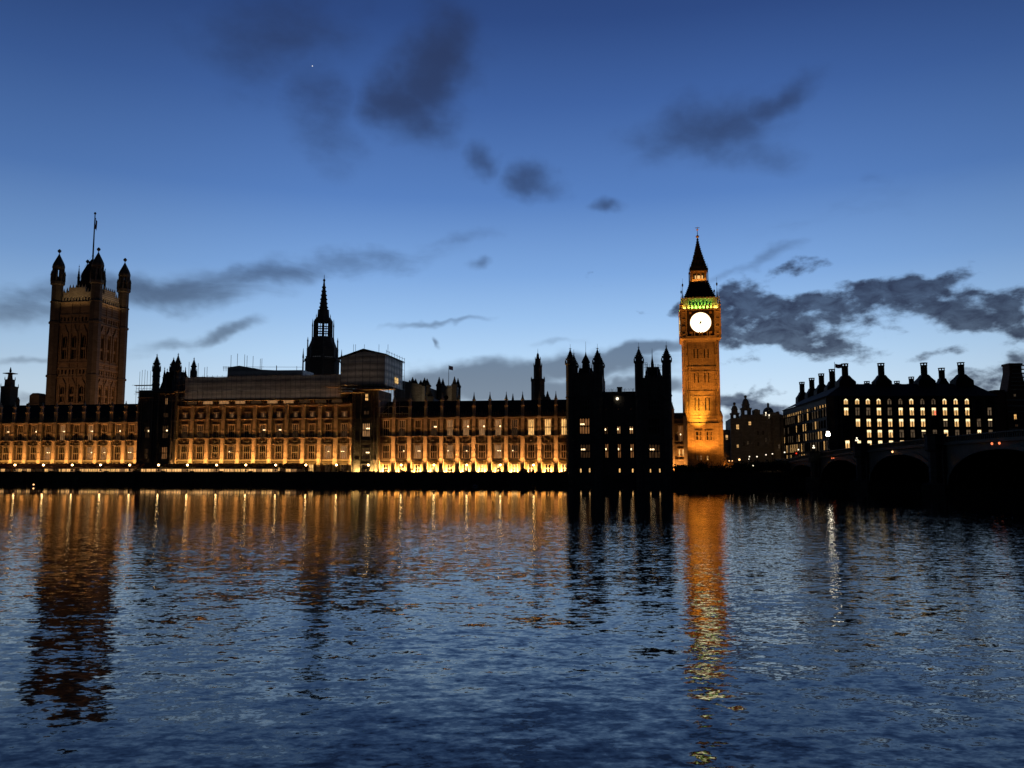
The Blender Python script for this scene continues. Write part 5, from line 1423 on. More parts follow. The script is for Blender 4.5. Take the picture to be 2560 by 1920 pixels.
stt = ['BBBBBddBddBBB..',
       'BBohBhBBBRBBB.d',
       '..BBBBBBB.hBBhh',
       '...BBBdhhhBhdHd',
       'BBBBBBBBB......']
wv = [2.15] * 15
ops = []; wi = []
for r, (a, b) in enumerate(rowsP):
    for c, px in enumerate(cols):
        ch = stt[r][c]
        x = ph(px, 1040)[0]; w = 1.75 if c else 2.7
        o = (x - w / 2, x + w / 2, zp_(b), zp_(a))
        if o[1] > PL: continue
        ops.append(o); wi.append((o, ch, r, c))
mb = MB(); mb.wall(-1.2, PL, TERR, eave, ops, 0, .5)
mb.add([(PL, 0, TERR), (PL, 30, TERR), (PL, 30, eave), (PL, 0, eave)], [(0, 1, 2, 3)])
t.part('wall', mb, M['bronze'])
pm = MB()
for c, px in enumerate(cols):
    for dx in (-14, 14) if c == 0 else (14,):
        x = ph(px + dx, 1040)[0]
        pm.frustum(x - .55, x + .55, -.75, -.003, TERR, x - .32, x + .32, -.4, -.003, eave)
for (a, b) in rowsP: pm.box(-1.1, PL, -.28, -.004, zp_(b) - .55, zp_(b) - .3)
t.part('stone_piers', pm, M['wallst'])
def owin(ch, r, w, h):
    key = ('ow', ch, r == 0, round(w, 1), round(h, 1))
    if key in TPL: return TPL[key]
    fr = MB(); fr.box(-w / 2 - .1, -w / 2 + .14, -.05, .3, 0, h); fr.box(w / 2 - .14, w / 2 + .1, -.05, .3, 0, h); fr.box(-w / 2, w / 2, -.1, .3, -.12, .06)
    fr.box(-.09, .09, .02, .26, 0, h * .66); fr.box(-w / 2, w / 2, .0, .28, h * .66, h * .66 + .09)
    if r == 0:
        fr.prism([(-w / 2, h - .7), (-w / 2, h), (0, h)], 0, .2); fr.prism([(0, h), (w / 2, h), (w / 2, h - .7)], 0, .2)
    TPL[key] = (fr, MB().box(-w / 2, w / 2, .32, .38, 0, h), {}, w, h)
    return TPL[key]
top_cache = {}
for (o, ch, r, c) in wi:
    w, h = o[1] - o[0], o[3] - o[2]
    pane = {'B': 'g_office', 'H': 'g_office', 'h': 'g_officedim', 'o': 'g_officedim', 'd': 'g_officedim', 'R': 'g_office', '.': 'black'}[ch]
    wobj = add_window(t, owin('x', r, w, h), (o[0] + o[1]) / 2, 0, o[2], pane, 'bronze')
    if ch in 'BRHh':
        hh = h * (.34 if ch != 'h' else .16)
        k = (round(w, 1), round(hh, 2))
        if k not in top_cache: top_cache[k] = MB().box(-w / 2 + .15, w / 2 - .15, .24, .31, -hh, 0).mesh('ceiling_light', M['g_officetop'])
        if ch != 'h' or c % 2 == 0:
            q_ = t.inst('ceiling_light', top_cache[k], 0, 0, h - .12, wobj, rel=True)
            if ch in 'H': q_.scale = (.8, 1, 1)
    if ch == 'R':
        if 'g_sign' not in M: M['g_sign'] = glow('red_neon', (1.0, .06, .05), 2.2)
        if 'rs' not in top_cache: top_cache['rs'] = MB().box(-.1, w / 2 - .1, .2, .24, h * .1, h * .2).box(.1, w / 2 - .15, .2, .24, h * .3, h * .4).box(0, w / 2, .2, .24, h * .48, h * .56).mesh('red_sign', M['g_sign'])
        t.inst('red_sign', top_cache['rs'], 0, 0, 0, wobj, rel=True)
# side facade in the side street, 70 m long
SL = PS.hit(1961, 1150)[0]
print('side len', SL)
NS = 19
mb = MB(); ops = []; SW = []
sc_states = {}
random.seed(11)
for i in range(NS):
    u = 2.2 + (SL - 4) * (i + .5) / NS
    for r, (a, b) in enumerate(rowsP + [(1131, 1150)]):
        w = .95
        za, zb_ = zp_(b), zp_(a)
        if r == 0: za, zb_ = zp_(1015), zp_(1008)
        ops.append((u - w / 2, u + w / 2, za, zb_)); SW.append((u, w, za, zb_, r, i))
mb.wall(1.2, SL, TERR, eave, ops, 0, .5)
# local frame of PS expressed in PH's coordinates
def ps2ph(v):
    wx_, wy_, _ = PS.world(v[0], v[1]); return (wx_ - PH.o[0], wy_ - PH.o[1], v[2])
mbw = MB(); mbw.add([ps2ph(v) for v in mb.v], mb.f); t.part('side_wall', mbw, M['bronze'])
pm = MB()
for i in range(NS + 1):
    u = 2.2 + (SL - 4) * i / NS; pm.frustum(u - .5, u + .5, -.7, -.003, TERR, u - .3, u + .3, -.4, -.003, eave)
for (a, b) in rowsP: pm.box(1.1, SL, -.25, -.004, zp_(b) - .5, zp_(b) - .3)
mbw = MB(); mbw.add([ps2ph(v) for v in pm.v], pm.f); t.part('side_piers', mbw, M['bronze'])
lit = {0: .75, 1: .38, 2: .25, 3: .42, 4: .5, 5: .6}
stuffw = {'g_office': MB(), 'g_officedim': MB(), 'black': MB()}
nwin = 0
srot = PS.r - PH.r
for (u, w, za, zb_, r, i) in SW:
    ll = random.random()
    pane = 'g_office' if ll < lit[r] * .62 else ('g_officedim' if ll < lit[r] + .3 else 'black')
    if nwin + len(wi) < 98 and pane == 'g_office':
        lx, ly, _ = ps2ph((u, 0, 0)); add_window(t, win_tpl(w, zb_ - za, 1, 1, .08, False), lx, ly, za, pane, 'bronze', rot=srot); nwin += 1
    else:
        sub_ = MB(); sub_.box(u - w / 2, u + w / 2, .3, .4, za, zb_); stuffw[pane].add([ps2ph(v) for v in sub_.v], sub_.f)
for k_, m_ in stuffw.items():
    if m_.v: t.part('window', m_, M[k_], kind='stuff')
# corner bay with the broad windows
cbm = MB(); cbm.lathe(1.0, 1.0, [(2.0, TERR), (2.0, eave)], 10); t.part('corner_pier', cbm, M['wallst'])
# mansard roof
zr = ph(2250, 960, 11)[1]
ru = SL
p0 = ps2ph((0, 0, 0)); p1 = ps2ph((SL, 0, 0)); d11 = 11.0
rf = MB()
i0 = (9.0, d11); i1 = (p1[0] + 9.0, p1[1] - 6); r0 = (PL, 0); r1 = (ph(2432, 960, d11)[0], d11)
vs = [(-1.3, -.3, eave), (PL + .5, -.3, eave), (r1[0], r1[1], zr), (i0[0], i0[1], zr), (p1[0] - .3, p1[1], eave), (i1[0], i1[1], zr), (PL + .5, 40, eave), (r1[0], 40, zr)]
rf.add(vs, [(0, 1, 2, 3), (4, 0, 3, 5), (1, 6, 7, 2), (3, 2, 7, 5)])
for (px) in cols:
    pass
rf.box(-1.5, PL + .6, -.6, .3, eave - .35, eave + .02)
bb = MB(); bb.box(1.0, SL, -.6, .3, eave - .36, eave + .015); rf.add([ps2ph(v) for v in bb.v], bb.f)
for i in range(26):   # roof ribs
    x = PL * (i + .5) / 26
    if x < r1[0] - 1 and x > 9: rf.add([(x - .15, -.2, eave + .1), (x + .15, -.2, eave + .1), (x + .15, d11, zr + .12), (x - .15, d11, zr + .12)], [(0, 1, 2, 3)])
t.part('roof', rf, M['iron'])
def chimney(fr, px, tp, bt, yl, wpx, basew, label=None, conv=None, small=False):
    x, zt = fr.hit(px, tp, yl); zb = fr.hit(px, bt, yl)[1]
    k = (fr.hit(px + 10, tp, yl)[0] - x) / 10 if conv is None else conv
    r = wpx * k / 2; rb_ = basew * k / 2
    return x, zt, zb, r, rb_
chs = []
for (px, tp, bt, wpx, bw, yl) in ((2111.6, 909, 941, 15, 36, 11), (2202, 908, 940, 15, 34, 11), (2309, 907, 939, 15, 36, 11), (2353.5, 920, 948, 14, 24, 20), (2401.5, 906, 938, 15, 38, 11),
                              (2167, 953, 962, 12, 12, 14), (2242, 952.5, 962, 12, 12, 14), (2278, 942, 961, 12, 12, 20)):
    x, zt, zb, r, rb_ = chimney(PH, px, tp, bt, yl, wpx, bw); chs.append((x, yl, zt, zb, r, rb_, bw > 20))
ratio = 1.0
zt1 = chs[0][2]
X11, Y11 = chs[0][0] + PH.o[0], PH.o[1] + 11
for (px, tp, bt, wpx, bw) in ((2079.5, 923, 955, 13.5, 30), (2053, 934, 963, 13, 28), (2029, 945, 973, 12.5, 26), (2004.6, 955, 982, 12, 24)):
    # same line of chimneys along the side street: find the depth where this column meets that line
    lo, hi = 0, 90
    for _ in range(40):
        m_ = (lo + hi) / 2; xx, yy = X11 + m_ * .101, Y11 + m_
        if W / 2 + FPX * xx / (yy * cos(PITCH)) * 1.0 > px: lo = m_
        else: hi = m_
    xx, yy = X11 + m_ * .101, Y11 + m_; yl = yy - PH.o[1]
    x, zt = PH.hit(px, tp, yl); zb = PH.hit(px, bt, yl)[1]; k = yy / FPX
    chs.append((x, yl, zt, zb, wpx * k / 2, bw * k / 2, True))
for (x, y, zt, zb, r, rb_, big) in chs:
    mb = MB(); h = zt - zb
    if big:
        mb.frustum(x - rb_ * 1.25, x + rb_ * 1.25, y - rb_ * .9, y + rb_ * .9, zr - 4 if zb - 4 > zr - 4 else zb - 6, x - rb_ * 1.15, x + rb_ * 1.15, y - rb_ * .8, y + rb_ * .8, zb - h * .42)
        mb.frustum(x - rb_ * 1.1, x + rb_ * 1.1, y - rb_ * .8, y + rb_ * .8, zb - h * .42, x - rb_ * .62, x + rb_ * .62, y - r * 1.3, y + r * 1.3, zb - h * .12)
        mb.frustum(x - rb_ * .66, x + rb_ * .66, y - r * 1.3, y + r * 1.3, zb - h * .12, x - r, x + r, y - r, y + r, zb + h * .06)
    else: mb.box(x - r * 1.1, x + r * 1.1, y - r, y + r, zr - 1, zb + .3)
    n = 10
    mb.lathe(x, y, [(r * .98, zb), (r * .9, zt - r * 1.2)], n)
    for i in range(12):
        a = 2 * pi * i / 12; mb.tube((x + r * .95 * cos(a), y + r * .95 * sin(a), zb), (x + r * .95 * cos(a), y + r * .95 * sin(a), zt - r * .8), r * .08, n=4)
    # open crown
    mb.lathe(x, y, [(r * 1.0, zt - r * 1.2), (r * 1.12, zt - r * .95), (r * 1.12, zt - r * .8)], n)
    for i in range(6):
        a = 2 * pi * i / 6; mb.box(x + r * cos(a) - r * .12, x + r * cos(a) + r * .12, y + r * sin(a) - r * .12, y + r * sin(a) + r * .12, zt - r * .82, zt - r * .2)
    mb.lathe(x, y, [(r * 1.18, zt - r * .22), (r * 1.22, zt)], n)
    t.part('chimney', mb, M['bronze'])
# flag on the office roof
fx, fz = PH.hit(2086, 905, 14); mb = MB(); mb.tube((fx, 14, zr), (fx, 14, fz), .13, .08, 6)
t.part('flagpole', mb, M['metal'])
fm = MB(); vs = []; fs = []
for i in range(9):
    for j in range(5): vs.append((fx + .2 + i * .3, 14 + .25 * sin(i * .9), fz - .7 - j * .36 + .1 * sin(i * .9 + 1) - i * .02))
for i in range(8):
    for j in range(4): a = i * 5 + j; fs.append((a, a + 5, a + 6, a + 1))
fm.add(vs, fs); solo('flag', 'flag blowing out from its pole beside the tall corner chimney', 'flag', fm, M['flag'], PH, fx, 14, fz)

# ---------------------------------------------------------------- banded brick building at the right edge
NB = Frame((2467 - W / 2) / FPX * 330, 330.0, 0)
nb = lambda px, py, yl=0: NB.hit(px, py, yl)
t = Thing('brick_building', 'dark banded brick building with a massive chimney at the right edge beyond the bridge', 'building', NB, 8, 0, TERR)
bz = nb(2500, 974)[1]
X = lambda px: nb(px, 1050)[0]
wins = [(2539, 1036, 1048, 1.2, 'g_win'), (2541, 1061, 1066, 1.2, 'g_dim'), (2541, 985, 991, 1.0, 'g_officedim'), (2552, 1036, 1048, .8, 'black')]
ops = [(X(px) - w / 2, X(px) + w / 2, nb(px, b)[1], nb(px, a)[1]) for (px, a, b, w, p) in wins]
mb = MB(); mb.wall(X(2521) , X(2640), TERR, nb(2540, 978)[1], ops, 0, .4); mb.box(X(2521), X(2521) + .4, .003, 20, TERR, nb(2540, 978)[1]); mb.box(X(2521), X(2640), 19, 20, TERR, nb(2540, 978)[1])
t.part('wall', mb, M['brick'])
mb = MB(); mb.box(X(2467), X(2520.5), 1.0, 20, TERR, nb(2490, 977)[1]); mb.box(X(2495), X(2519), .8, 18, TERR, nb(2500, 974)[1]); mb.box(X(2466), X(2521), .6, 20.2, nb(2490, 980)[1], nb(2490, 979)[1])
t.part('side_wing', mb, M['brick'])
sb = MB()
for i in range(18):
    z = TERR + 3 + i * 2.3
    if z < nb(2540, 980)[1] and all(not (o[2] - .4 < z < o[3] + .4) for o in ops): sb.box(X(2521) - .03, X(2640), -.08, -.004, z, z + .55)
for i in range(7):
    z = nb(2550, 974)[1] + i * 1.6; sb.box(X(2540) - .4 + i * .28, X(2562) + 4 - i * .28, 1.92, 1.99, z, z + .5)
t.part('stone_bands', sb, M['white'])
for (px, a, b, w, p) in wins: h = nb(px, a)[1] - nb(px, b)[1]; add_window(t, win_tpl(w, h, 2, 2 if h > 1.5 else 1, .08, False), X(px), 0, nb(px, b)[1], p, 'white')
mb = MB(); z0_, z1_ = nb(2550, 978)[1], nb(2550, 930)[1]; zt = nb(2550, 906)[1]
mb.frustum(X(2529), X(2580), 2, 8, z0_ - 1, X(2541), X(2572), 2.6, 7.4, z1_); mb.box(X(2541), X(2572), 2.6, 7.4, z1_, zt - .8); mb.box(X(2539.5), X(2574), 2.3, 7.7, zt - .8, zt)
t.part('chimney', mb, M['brick'])

# ---------------------------------------------------------------- government offices with domed turrets
GB = Frame(*F.world(F.hit(1890, 1100, 110)[0], 110)[:2], -A)
gb = lambda px, py, yl=0: GB.hit(px, py, yl)
def s7(x, y): return 1780 + x * .217, 880 + y * .217
t = Thing('government_offices', 'long dim stone building with two domed turrets and a broad dome beyond the clock tower', 'building', GB, 0, 0, TERR)
gX = lambda zx: gb(1780 + zx * .217, 1100)[0]
gZ = lambda zy: gb(1890, 880 + zy * .217)[1]
wins = [(300, 865, 38, 60, 'g_office'), (445, 820, 34, 42, 'g_office'), (187, 975, 32, 52, 'g_office'), (295, 1083, 28, 34, 'g_office'), (700, 1093, 20, 40, 'g_officedim'), (788, 1085, 24, 44, 'g_officedim'), (415, 1045, 20, 34, 'g_officedim'), (460, 1045, 14, 22, 'g_officedim'), (630, 1010, 16, 40, 'g_officedim'), (675, 1010, 14, 36, 'g_officedim'), (370, 1060, 26, 44, 'black'), (540, 1060, 26, 44, 'black'), (600, 930, 26, 44, 'black'), (540, 930, 26, 44, 'black'), (800, 960, 26, 50, 'black'), (480, 930, 26, 44, 'black')]
def gblock(name, xa, xb, zt, y0, dep=25):
    ops = [];
    mine = [w for w in wins if xa < w[0] - w[2] / 2 and w[0] + w[2] / 2 < xb and w not in used]
    for w in mine: used.append(w); ops.append((gX(w[0] - w[2] / 2), gX(w[0] + w[2] / 2), gZ(w[1] + w[3] / 2), gZ(w[1] - w[3] / 2)))
    mb = MB(); mb.wall(gX(xa), gX(xb), TERR, gZ(zt), ops, y0, .6)
    mb.box(gX(xa), gX(xb), y0 + .7, y0 + dep, TERR, gZ(zt)); mb.box(gX(xa), gX(xa) + .3, y0 + .002, y0 + .8, TERR, gZ(zt)); mb.box(gX(xb) - .3, gX(xb), y0 + .002, y0 + .8, TERR, gZ(zt))
    mb.box(gX(xa) - .3, gX(xb) + .3, y0 - .5, y0 - .004, gZ(zt) - 1.6, gZ(zt) - .8)
    for k in (.3, .55, .78): mb.box(gX(xa), gX(xb), y0 - .3, y0 - .004, TERR + (gZ(zt) - TERR) * k, TERR + (gZ(zt) - TERR) * k + .4)
    n = max(2, int((xb - xa) / 38))
    for i in range(n + 1):
        x = gX(xa) + (gX(xb) - gX(xa)) * i / n
        if all(not (o[0] - .4 < x < o[1] + .4) for o in ops): mb.box(x - .3, x + .3, y0 - .35, y0 - .005, TERR, gZ(zt) - 1.7)
    t.part(name, mb, M['white'])
    for w, o in zip(mine, ops): add_window(t, win_tpl(round(o[1] - o[0], 1), round(o[3] - o[2], 1), 2, 2, .12, False), (o[0] + o[1]) / 2, y0, o[2], w[4], 'white')
used = []
gblock('wing', 138, 222, 885, 6, 20); gblock('turret_base', 224, 350, 760, 0); gblock('turret_base', 352, 492, 720, 1); gblock('main_block', 494, 690, 712, 2)
gblock('dome_base', 692, 806, 690, 4); gblock('wing', 808, 870, 715, 7)
mb = MB(); mb.box(gX(500), gX(575), 3, 9, gZ(714), gZ(660)); mb.box(gX(520), gX(550), 3.4, 8, gZ(660), gZ(650)); mb.box(gX(780), gX(803), 5, 9, gZ(690), gZ(678)); mb.box(gX(820), gX(846), 8, 12, gZ(715), gZ(705))
t.part('chimney', mb, M['white'])
def dome_turret(cx, z0, zs1, zs2, zd, ztip, w0, w1, wd, y):
    x = gX(cx); k = (gX(cx + 100) - gX(cx)) / 100
    m = MB(); r0 = w0 * k / 2; r1 = w1 * k / 2; rd_ = wd * k / 2
    # belfry stage: four corner piers with openings
    za, zb_ = gZ(z0), gZ(zs1)
    for sx in (-1, 1):
        for sy in (-1, 1): m.box(x + sx * r0 * .66 - r0 * .32, x + sx * r0 * .66 + r0 * .32, y + sy * r0 * .66 - r0 * .32, y + sy * r0 * .66 + r0 * .32, za - .1, zb_)
    for sx in (-1, 1): m.box(x + sx * r0 * .9 - r0 * .08, x + sx * r0 * .9 + r0 * .08, y - r0 * .4, y + r0 * .4, za, zb_)
    m.box(x - r0 * .98, x + r0 * .98, y - r0 * .98, y + r0 * .98, za - .1, za + (zb_ - za) * .18)
    m.box(x - r0, x + r0, y - r0, y + r0, za + (zb_ - za) * .8, zb_); m.box(x - r0 * 1.12, x + r0 * 1.12, y - r0 * 1.12, y + r0 * 1.12, zb_ - .3, zb_ + .3)
    m.lathe(x, y, [(r1 * 1.02, zb_ + .3), (r1 * .95, gZ(zs2) - .3), (r1 * 1.08, gZ(zs2) - .2), (r1 * 1.05, gZ(zs2) + .2)], 8)
    pr = []
    zz0, zz1 = gZ(zs2) + .2, gZ(zd)
    for i in range(9): u = i / 8 * pi / 2; pr.append((max(.25, rd_ * cos(u)), zz0 + (zz1 - zz0) * sin(u)))
    pr += [(.5, zz1 + .2), (.65, zz1 + .9), (.25, zz1 + 1.3), (.12, gZ(ztip))]
    m.lathe(x, y, pr, 16)
    t.part('domed_turret', m, M['white'])
dome_turret(285, 760, 700, 645, 600, 570, 96, 80, 68, 6)
dome_turret(424, 722, 640, 590, 515, 482, 116, 98, 84, 8)
m = MB(); x = gX(709); k = (gX(809) - gX(709)) / 100; pr = [(63 * k, gZ(692)), (66 * k, gZ(680)), (66 * k, gZ(676))]
for i in range(10): u = i / 9 * pi / 2; pr.append((max(12 * k, 64 * k * cos(u)), gZ(674) + (gZ(612) - gZ(674)) * sin(u)))
pr += [(13 * k, gZ(610)), (13 * k, gZ(580)), (15 * k, gZ(578)), (11 * k, gZ(566)), (2 * k, gZ(562)), (.6 * k, gZ(552))]
m.lathe(x, 13, pr, 20); t.part('dome', m, M['white'])
for (zx, zy) in ((635, 700), (672, 726)):
    m = MB(); x, z = gX(zx), gZ(zy); m.lathe(x, 1.2, [(.05, z - .3), (.24, z - .1), (.24, z + .1), (.05, z + .3)], 8); m.tube((x, 1.2, z), (x, 2.0, z - 1.2), .07); t.part('roof_lamp', m, M['g_white'])
spot('street_glow', GB.world(gX(430), -40, 8), GB.world(gX(500), 0, 20), 1500, (1.0, .62, .35), 100, 1.0)

# ---------------------------------------------------------------- bridge
bang = math.atan(.101)
BR = Frame(53.8, 0.0, pi / 2 - bang)      # local x runs away from the camera bank; local y<0 is the far (right) side
BW = 26.0
def bs(Y): return Y / cos(bang)
piers_Y = [237, 204, 168, 131, 94, 60, 30, 2]
def ptop(x):     # parapet top height along the bridge
    return EYE + 4.8 - 1.5e-4 * (x - 115) ** 2
t = Thing('arched_bridge', 'dark iron arched bridge with stone piers crossing the river at the right', 'bridge', BR, bs(120), 0, 0)
xsb = [bs(y) for y in piers_Y]
road = MB(); N = 60
xa, xb = xsb[-1] - 2, xsb[0] + 16
vs = []; fs = []
for i in range(N + 1):
    x = xa + (xb - xa) * i / N; z = ptop(min(x, xsb[0])) - 1.15
    vs += [(x, .0, z), (x, -BW, z), (x, -BW, z - .5), (x, .0, z - .5)]
for i in range(N):
    for e in range(4): f = (e + 1) % 4; fs.append((i * 4 + e, i * 4 + f, i * 4 + 4 + f, i * 4 + 4 + e))
road.add(vs, fs); t.part('deck', road, M['ground'])
for i in range(len(xsb) - 1):
    x1, x0 = xsb[i] - 1.7, xsb[i + 1] + 1.7
    zc = (ptop((x0 + x1) / 2)) - 2.35; zs_ = .8; n = 28
    for (y, nm) in ((.35, 'spandrel'), (-BW - .35, 'spandrel')):
        s_ = MB(); up = []; lo = []
        for k in range(n + 1):
            x = x0 + (x1 - x0) * k / n; u = (x - (x0 + x1) / 2) / ((x1 - x0) / 2)
            lo.append((x, zs_ + (zc - zs_) * math.sqrt(max(0, 1 - abs(u) ** 2.2)))); up.append((x, ptop(x) - 1.2))
        for k in range(n):
            s_.add([(lo[k][0], y, lo[k][1]), (lo[k + 1][0], y, lo[k + 1][1]), (up[k + 1][0], y, up[k + 1][1]), (up[k][0], y, up[k][1])], [(0, 1, 2, 3)])
            s_.add([(lo[k][0], y - .35, lo[k][1]), (lo[k + 1][0], y - .35, lo[k + 1][1]), (up[k + 1][0], y - .35, up[k + 1][1]), (up[k][0], y - .35, up[k][1])], [(3, 2, 1, 0)])
        t.part('spandrel', s_, M['bridge'])
        rb = MB(); yo = y + (.22 if y > 0 else -.22)
        for k in range(n):   # arch ring
            a, b = lo[k], lo[k + 1]
            def offp(p, q_, r):
                dx, dz = q_[0] - p[0], q_[1] - p[1]; l = hypot(dx, dz) or 1; return (-dz / l * r, dx / l * r)
            ox, oz = offp(a, b, .75)
            rb.add([(a[0], yo, a[1]), (b[0], yo, b[1]), (b[0] + ox, yo, b[1] + oz), (a[0] + ox, yo, a[1] + oz), (a[0], y, a[1]), (b[0], y, b[1]), (b[0] + ox, y, b[1] + oz), (a[0] + ox, y, a[1] + oz)], [(0, 1, 2, 3), (0, 4, 5, 1), (3, 2, 6, 7)])
        t.part('arch_ring', rb, M['bridge'])
    sf = MB()
    for yy in [-.4 - (BW - .4) * j / 14 for j in range(15)]:      # ribs below the deck
        for k in range(0, n, 2):
            a, b = lo[k], lo[min(n, k + 2)]
            sf.add([(a[0], yy, a[1]), (b[0], yy, b[1]), (b[0], yy, b[1] + .9), (a[0], yy, a[1] + .9)], [(0, 1, 2, 3)])
    t.part('arch_ribs', sf, M['bridge'])
for i, x in enumerate(xsb):
    m = MB(); z1_ = ptop(x)
    m.box(x - 1.7, x + 1.7, -BW - .9, .9, -4, z1_ - 1.6) if i not in (0, len(xsb) - 1) else m.box(x - 2.2, x + 5, -BW - 1.2, 1.2, -4, z1_ - 1.6)
    if i not in (0, len(xsb) - 1):
        for sg, y in ((1, .9), (-1, -BW - .9)):       # cutwaters
            vs = [(x - 1.9, y, -4), (x, y + sg * 3.0, -4), (x + 1.9, y, -4), (x - 1.9, y, 1.6), (x, y + sg * 2.8, 1.6), (x + 1.9, y, 1.6), (x, y, 2.4)]
            m.add(vs, [(0, 1, 4, 3), (1, 2, 5, 4), (3, 4, 6), (4, 5, 6), (0, 3, 5, 2)])
            m.lathe(x, y + sg * .35, [(1.15, 1.4), (1.15, z1_ - 2.4), (1.55, z1_ - 2.1), (1.55, z1_ + .1), (1.7, z1_ + .2), (1.7, z1_ + .45)], 8)
    t.part('pier', m, M['granite'])
for (y0, y1) in ((.1, .45), (-BW - .45, -BW - .1)):
    pp = MB(); cc = MB()
    for i in range(N):
        xq0, xq1 = xa + (xb - xa) * i / N, xa + (xb - xa) * (i + 1) / N
        z0_, z1_ = ptop(min(xq0, xsb[0])), ptop(min(xq1, xsb[0]))
        for (d0, d1, e0, e1, tgt) in ((-.18, 0, y0 - .06, y1 + .06, cc), (-1.35, -1.1, y0 - .25, y1 + .3, cc), (-1.1, -.85, y0, y1, pp)):
            tgt.add([(xq0, e0, z0_ + d0), (xq0, e1, z0_ + d0), (xq1, e1, z1_ + d0), (xq1, e0, z1_ + d0), (xq0, e0, z0_ + d1), (xq0, e1, z0_ + d1), (xq1, e1, z1_ + d1), (xq1, e0, z1_ + d1)],
                    [(0, 3, 2, 1), (4, 5, 6, 7), (0, 1, 5, 4), (2, 3, 7, 6), (1, 2, 6, 5), (3, 0, 4, 7)])
        for k in range(7):
            x = xq0 + (xq1 - xq0) * k / 7; z = z0_ + (z1_ - z0_) * k / 7; pp.box(x, x + .2, y0 + .08, y1 - .08, z - .86, z - .17)
    t.part('parapet', pp, M['bridge']); t.part('cornice', cc, M['bridge'])

# ---------------------------------------------------------------- lamps
def lamp_post(name, label, cat, fr, lx, ly, z, h, glowmat, group, r=.22, triple=False, light=None):
    t = Thing(name, label, cat, fr, lx, ly, z, group=group)
    m = MB(); m.lathe(lx, ly, [(.28, z), (.3, z + .25), (.14, z + .5), (.09, z + h * .5), (.07, z + h - .25), (.13, z + h - .2)], 8)
    t.part('post', m, M['metal'])
    def head(dx, dz):
        b = MB(); b.lathe(lx + dx, ly, [(.05, z + h + dz - .22)] + [(r * sin(pi * i / 8), z + h + dz - r * cos(pi * i / 8) * 1.0) for i in range(1, 8)] + [(.04, z + h + dz + r)], 10)
        t.part('globe', b, M[glowmat])
        c = MB(); c.lathe(lx + dx, ly, [(r * .6, z + h + dz + r * .9), (r * .5, z + h + dz + r * 1.15), (.03, z + h + dz + r * 1.7)], 8); t.part('cap', c, M['metal'])
    head(0, 0)
    if triple:
        for s_ in (-.55, .55):
            a = MB(); a.tube((lx, ly, z + h - .9), (lx + s_, ly, z + h - .75), .04); t.part('arm', a, M['metal'])
            head(s_, -.45)
    return t
ORD = ['leftmost', 'second', 'third', 'fourth', 'fifth', 'sixth', 'seventh', 'eighth', 'ninth', 'tenth', 'eleventh', 'twelfth', 'thirteenth', 'fourteenth', 'fifteenth', 'sixteenth', 'seventeenth']
LX = [38, 109, 181, 252, 325, 397, 469, 542, 615, 689.5, 765, 841.5, 921, 1003, 1085, 1167, 1250.7, 1334]
for i, px in enumerate(LX):
    lx, lz = F.hit(px, 1162.5, WALLY + .1)
    lab = ('glowing globe lamp on the river wall, %s of the row counted from the left' % ORD[i]) if i < 17 else 'glowing globe lamp on the river wall, last of the row, nearest the unlit pavilion'
    lamp_post('terrace_lamp', lab, 'lamp', F, lx, WALLY + .02, 3.1, lz - 3.1, 'g_bulb', 'globe lamps along the terrace river wall', r=.27)
# bridge and street lamps
def on_bridge(px, py, ly, nm, label, mat='g_white', triple=True, h=None, r=.26):
    lx, lz = BR.hit(px, py, ly); zd = ptop(min(lx, xsb[0])) - (0 if ly > -.5 else 1.15)
    lamp_post(nm, label, 'street lamp', BR, lx, ly, zd, max(1.2, lz - zd), mat, 'street lamps on the bridge', r=r, triple=triple)
    return lx
on_bridge(2070, 1082, .28, 'bridge_lamp', 'brightest bridge lamp, in front of the office building corner', mat='g_bright', r=.36)
on_bridge(2034, 1114.5, .28, 'bridge_lamp', 'bridge lamp just right of the red signal, against the side street windows', r=.17)
on_bridge(2142, 1095, .28, 'bridge_lamp', 'smaller bridge lamp right of the brightest one, below the office windows', r=.15)
SQ = Frame(0, 0, -A)
for k_, (px, py, lab, mt, r) in enumerate(((1873.6, 1141.5, 'white street lamp beyond the embankment trees, leftmost of the two near the domed building foot', 'g_white', .2), (1892.5, 1141.5, 'white street lamp beyond the embankment trees, second of its row from the clock tower', 'g_white', .22),
        (1915, 1137, 'white street lamp between the domed building and the bridge end, third of its row', 'g_white', .2), (1931, 1134.5, 'white street lamp between the domed building and the bridge end, fourth of its row', 'g_white', .2),
        (1961.5, 1130.7, 'white street lamp at the far left foot of the chimneyed office building', 'g_white', .2), (1996, 1124, 'white street lamp directly above the red signal', 'g_white', .2),
        (1848.5, 1149, 'orange shaded street lamp just right of the clock tower foot', 'g_navy', .34), (1872, 1147.5, 'dim small street lamp below the leftmost white lamp', 'g_white', .14))):
    Yq = 292 if px < 1950 else 262
    fr = Frame((px - W / 2) / FPX * Yq, Yq, -A); lx, lz = fr.hit(px, py)
    lamp_post('street_lamp', lab, 'street lamp', fr, lx, 0, TERR, lz - TERR, mt, 'street lamps in the square beyond the bridge', r=r)
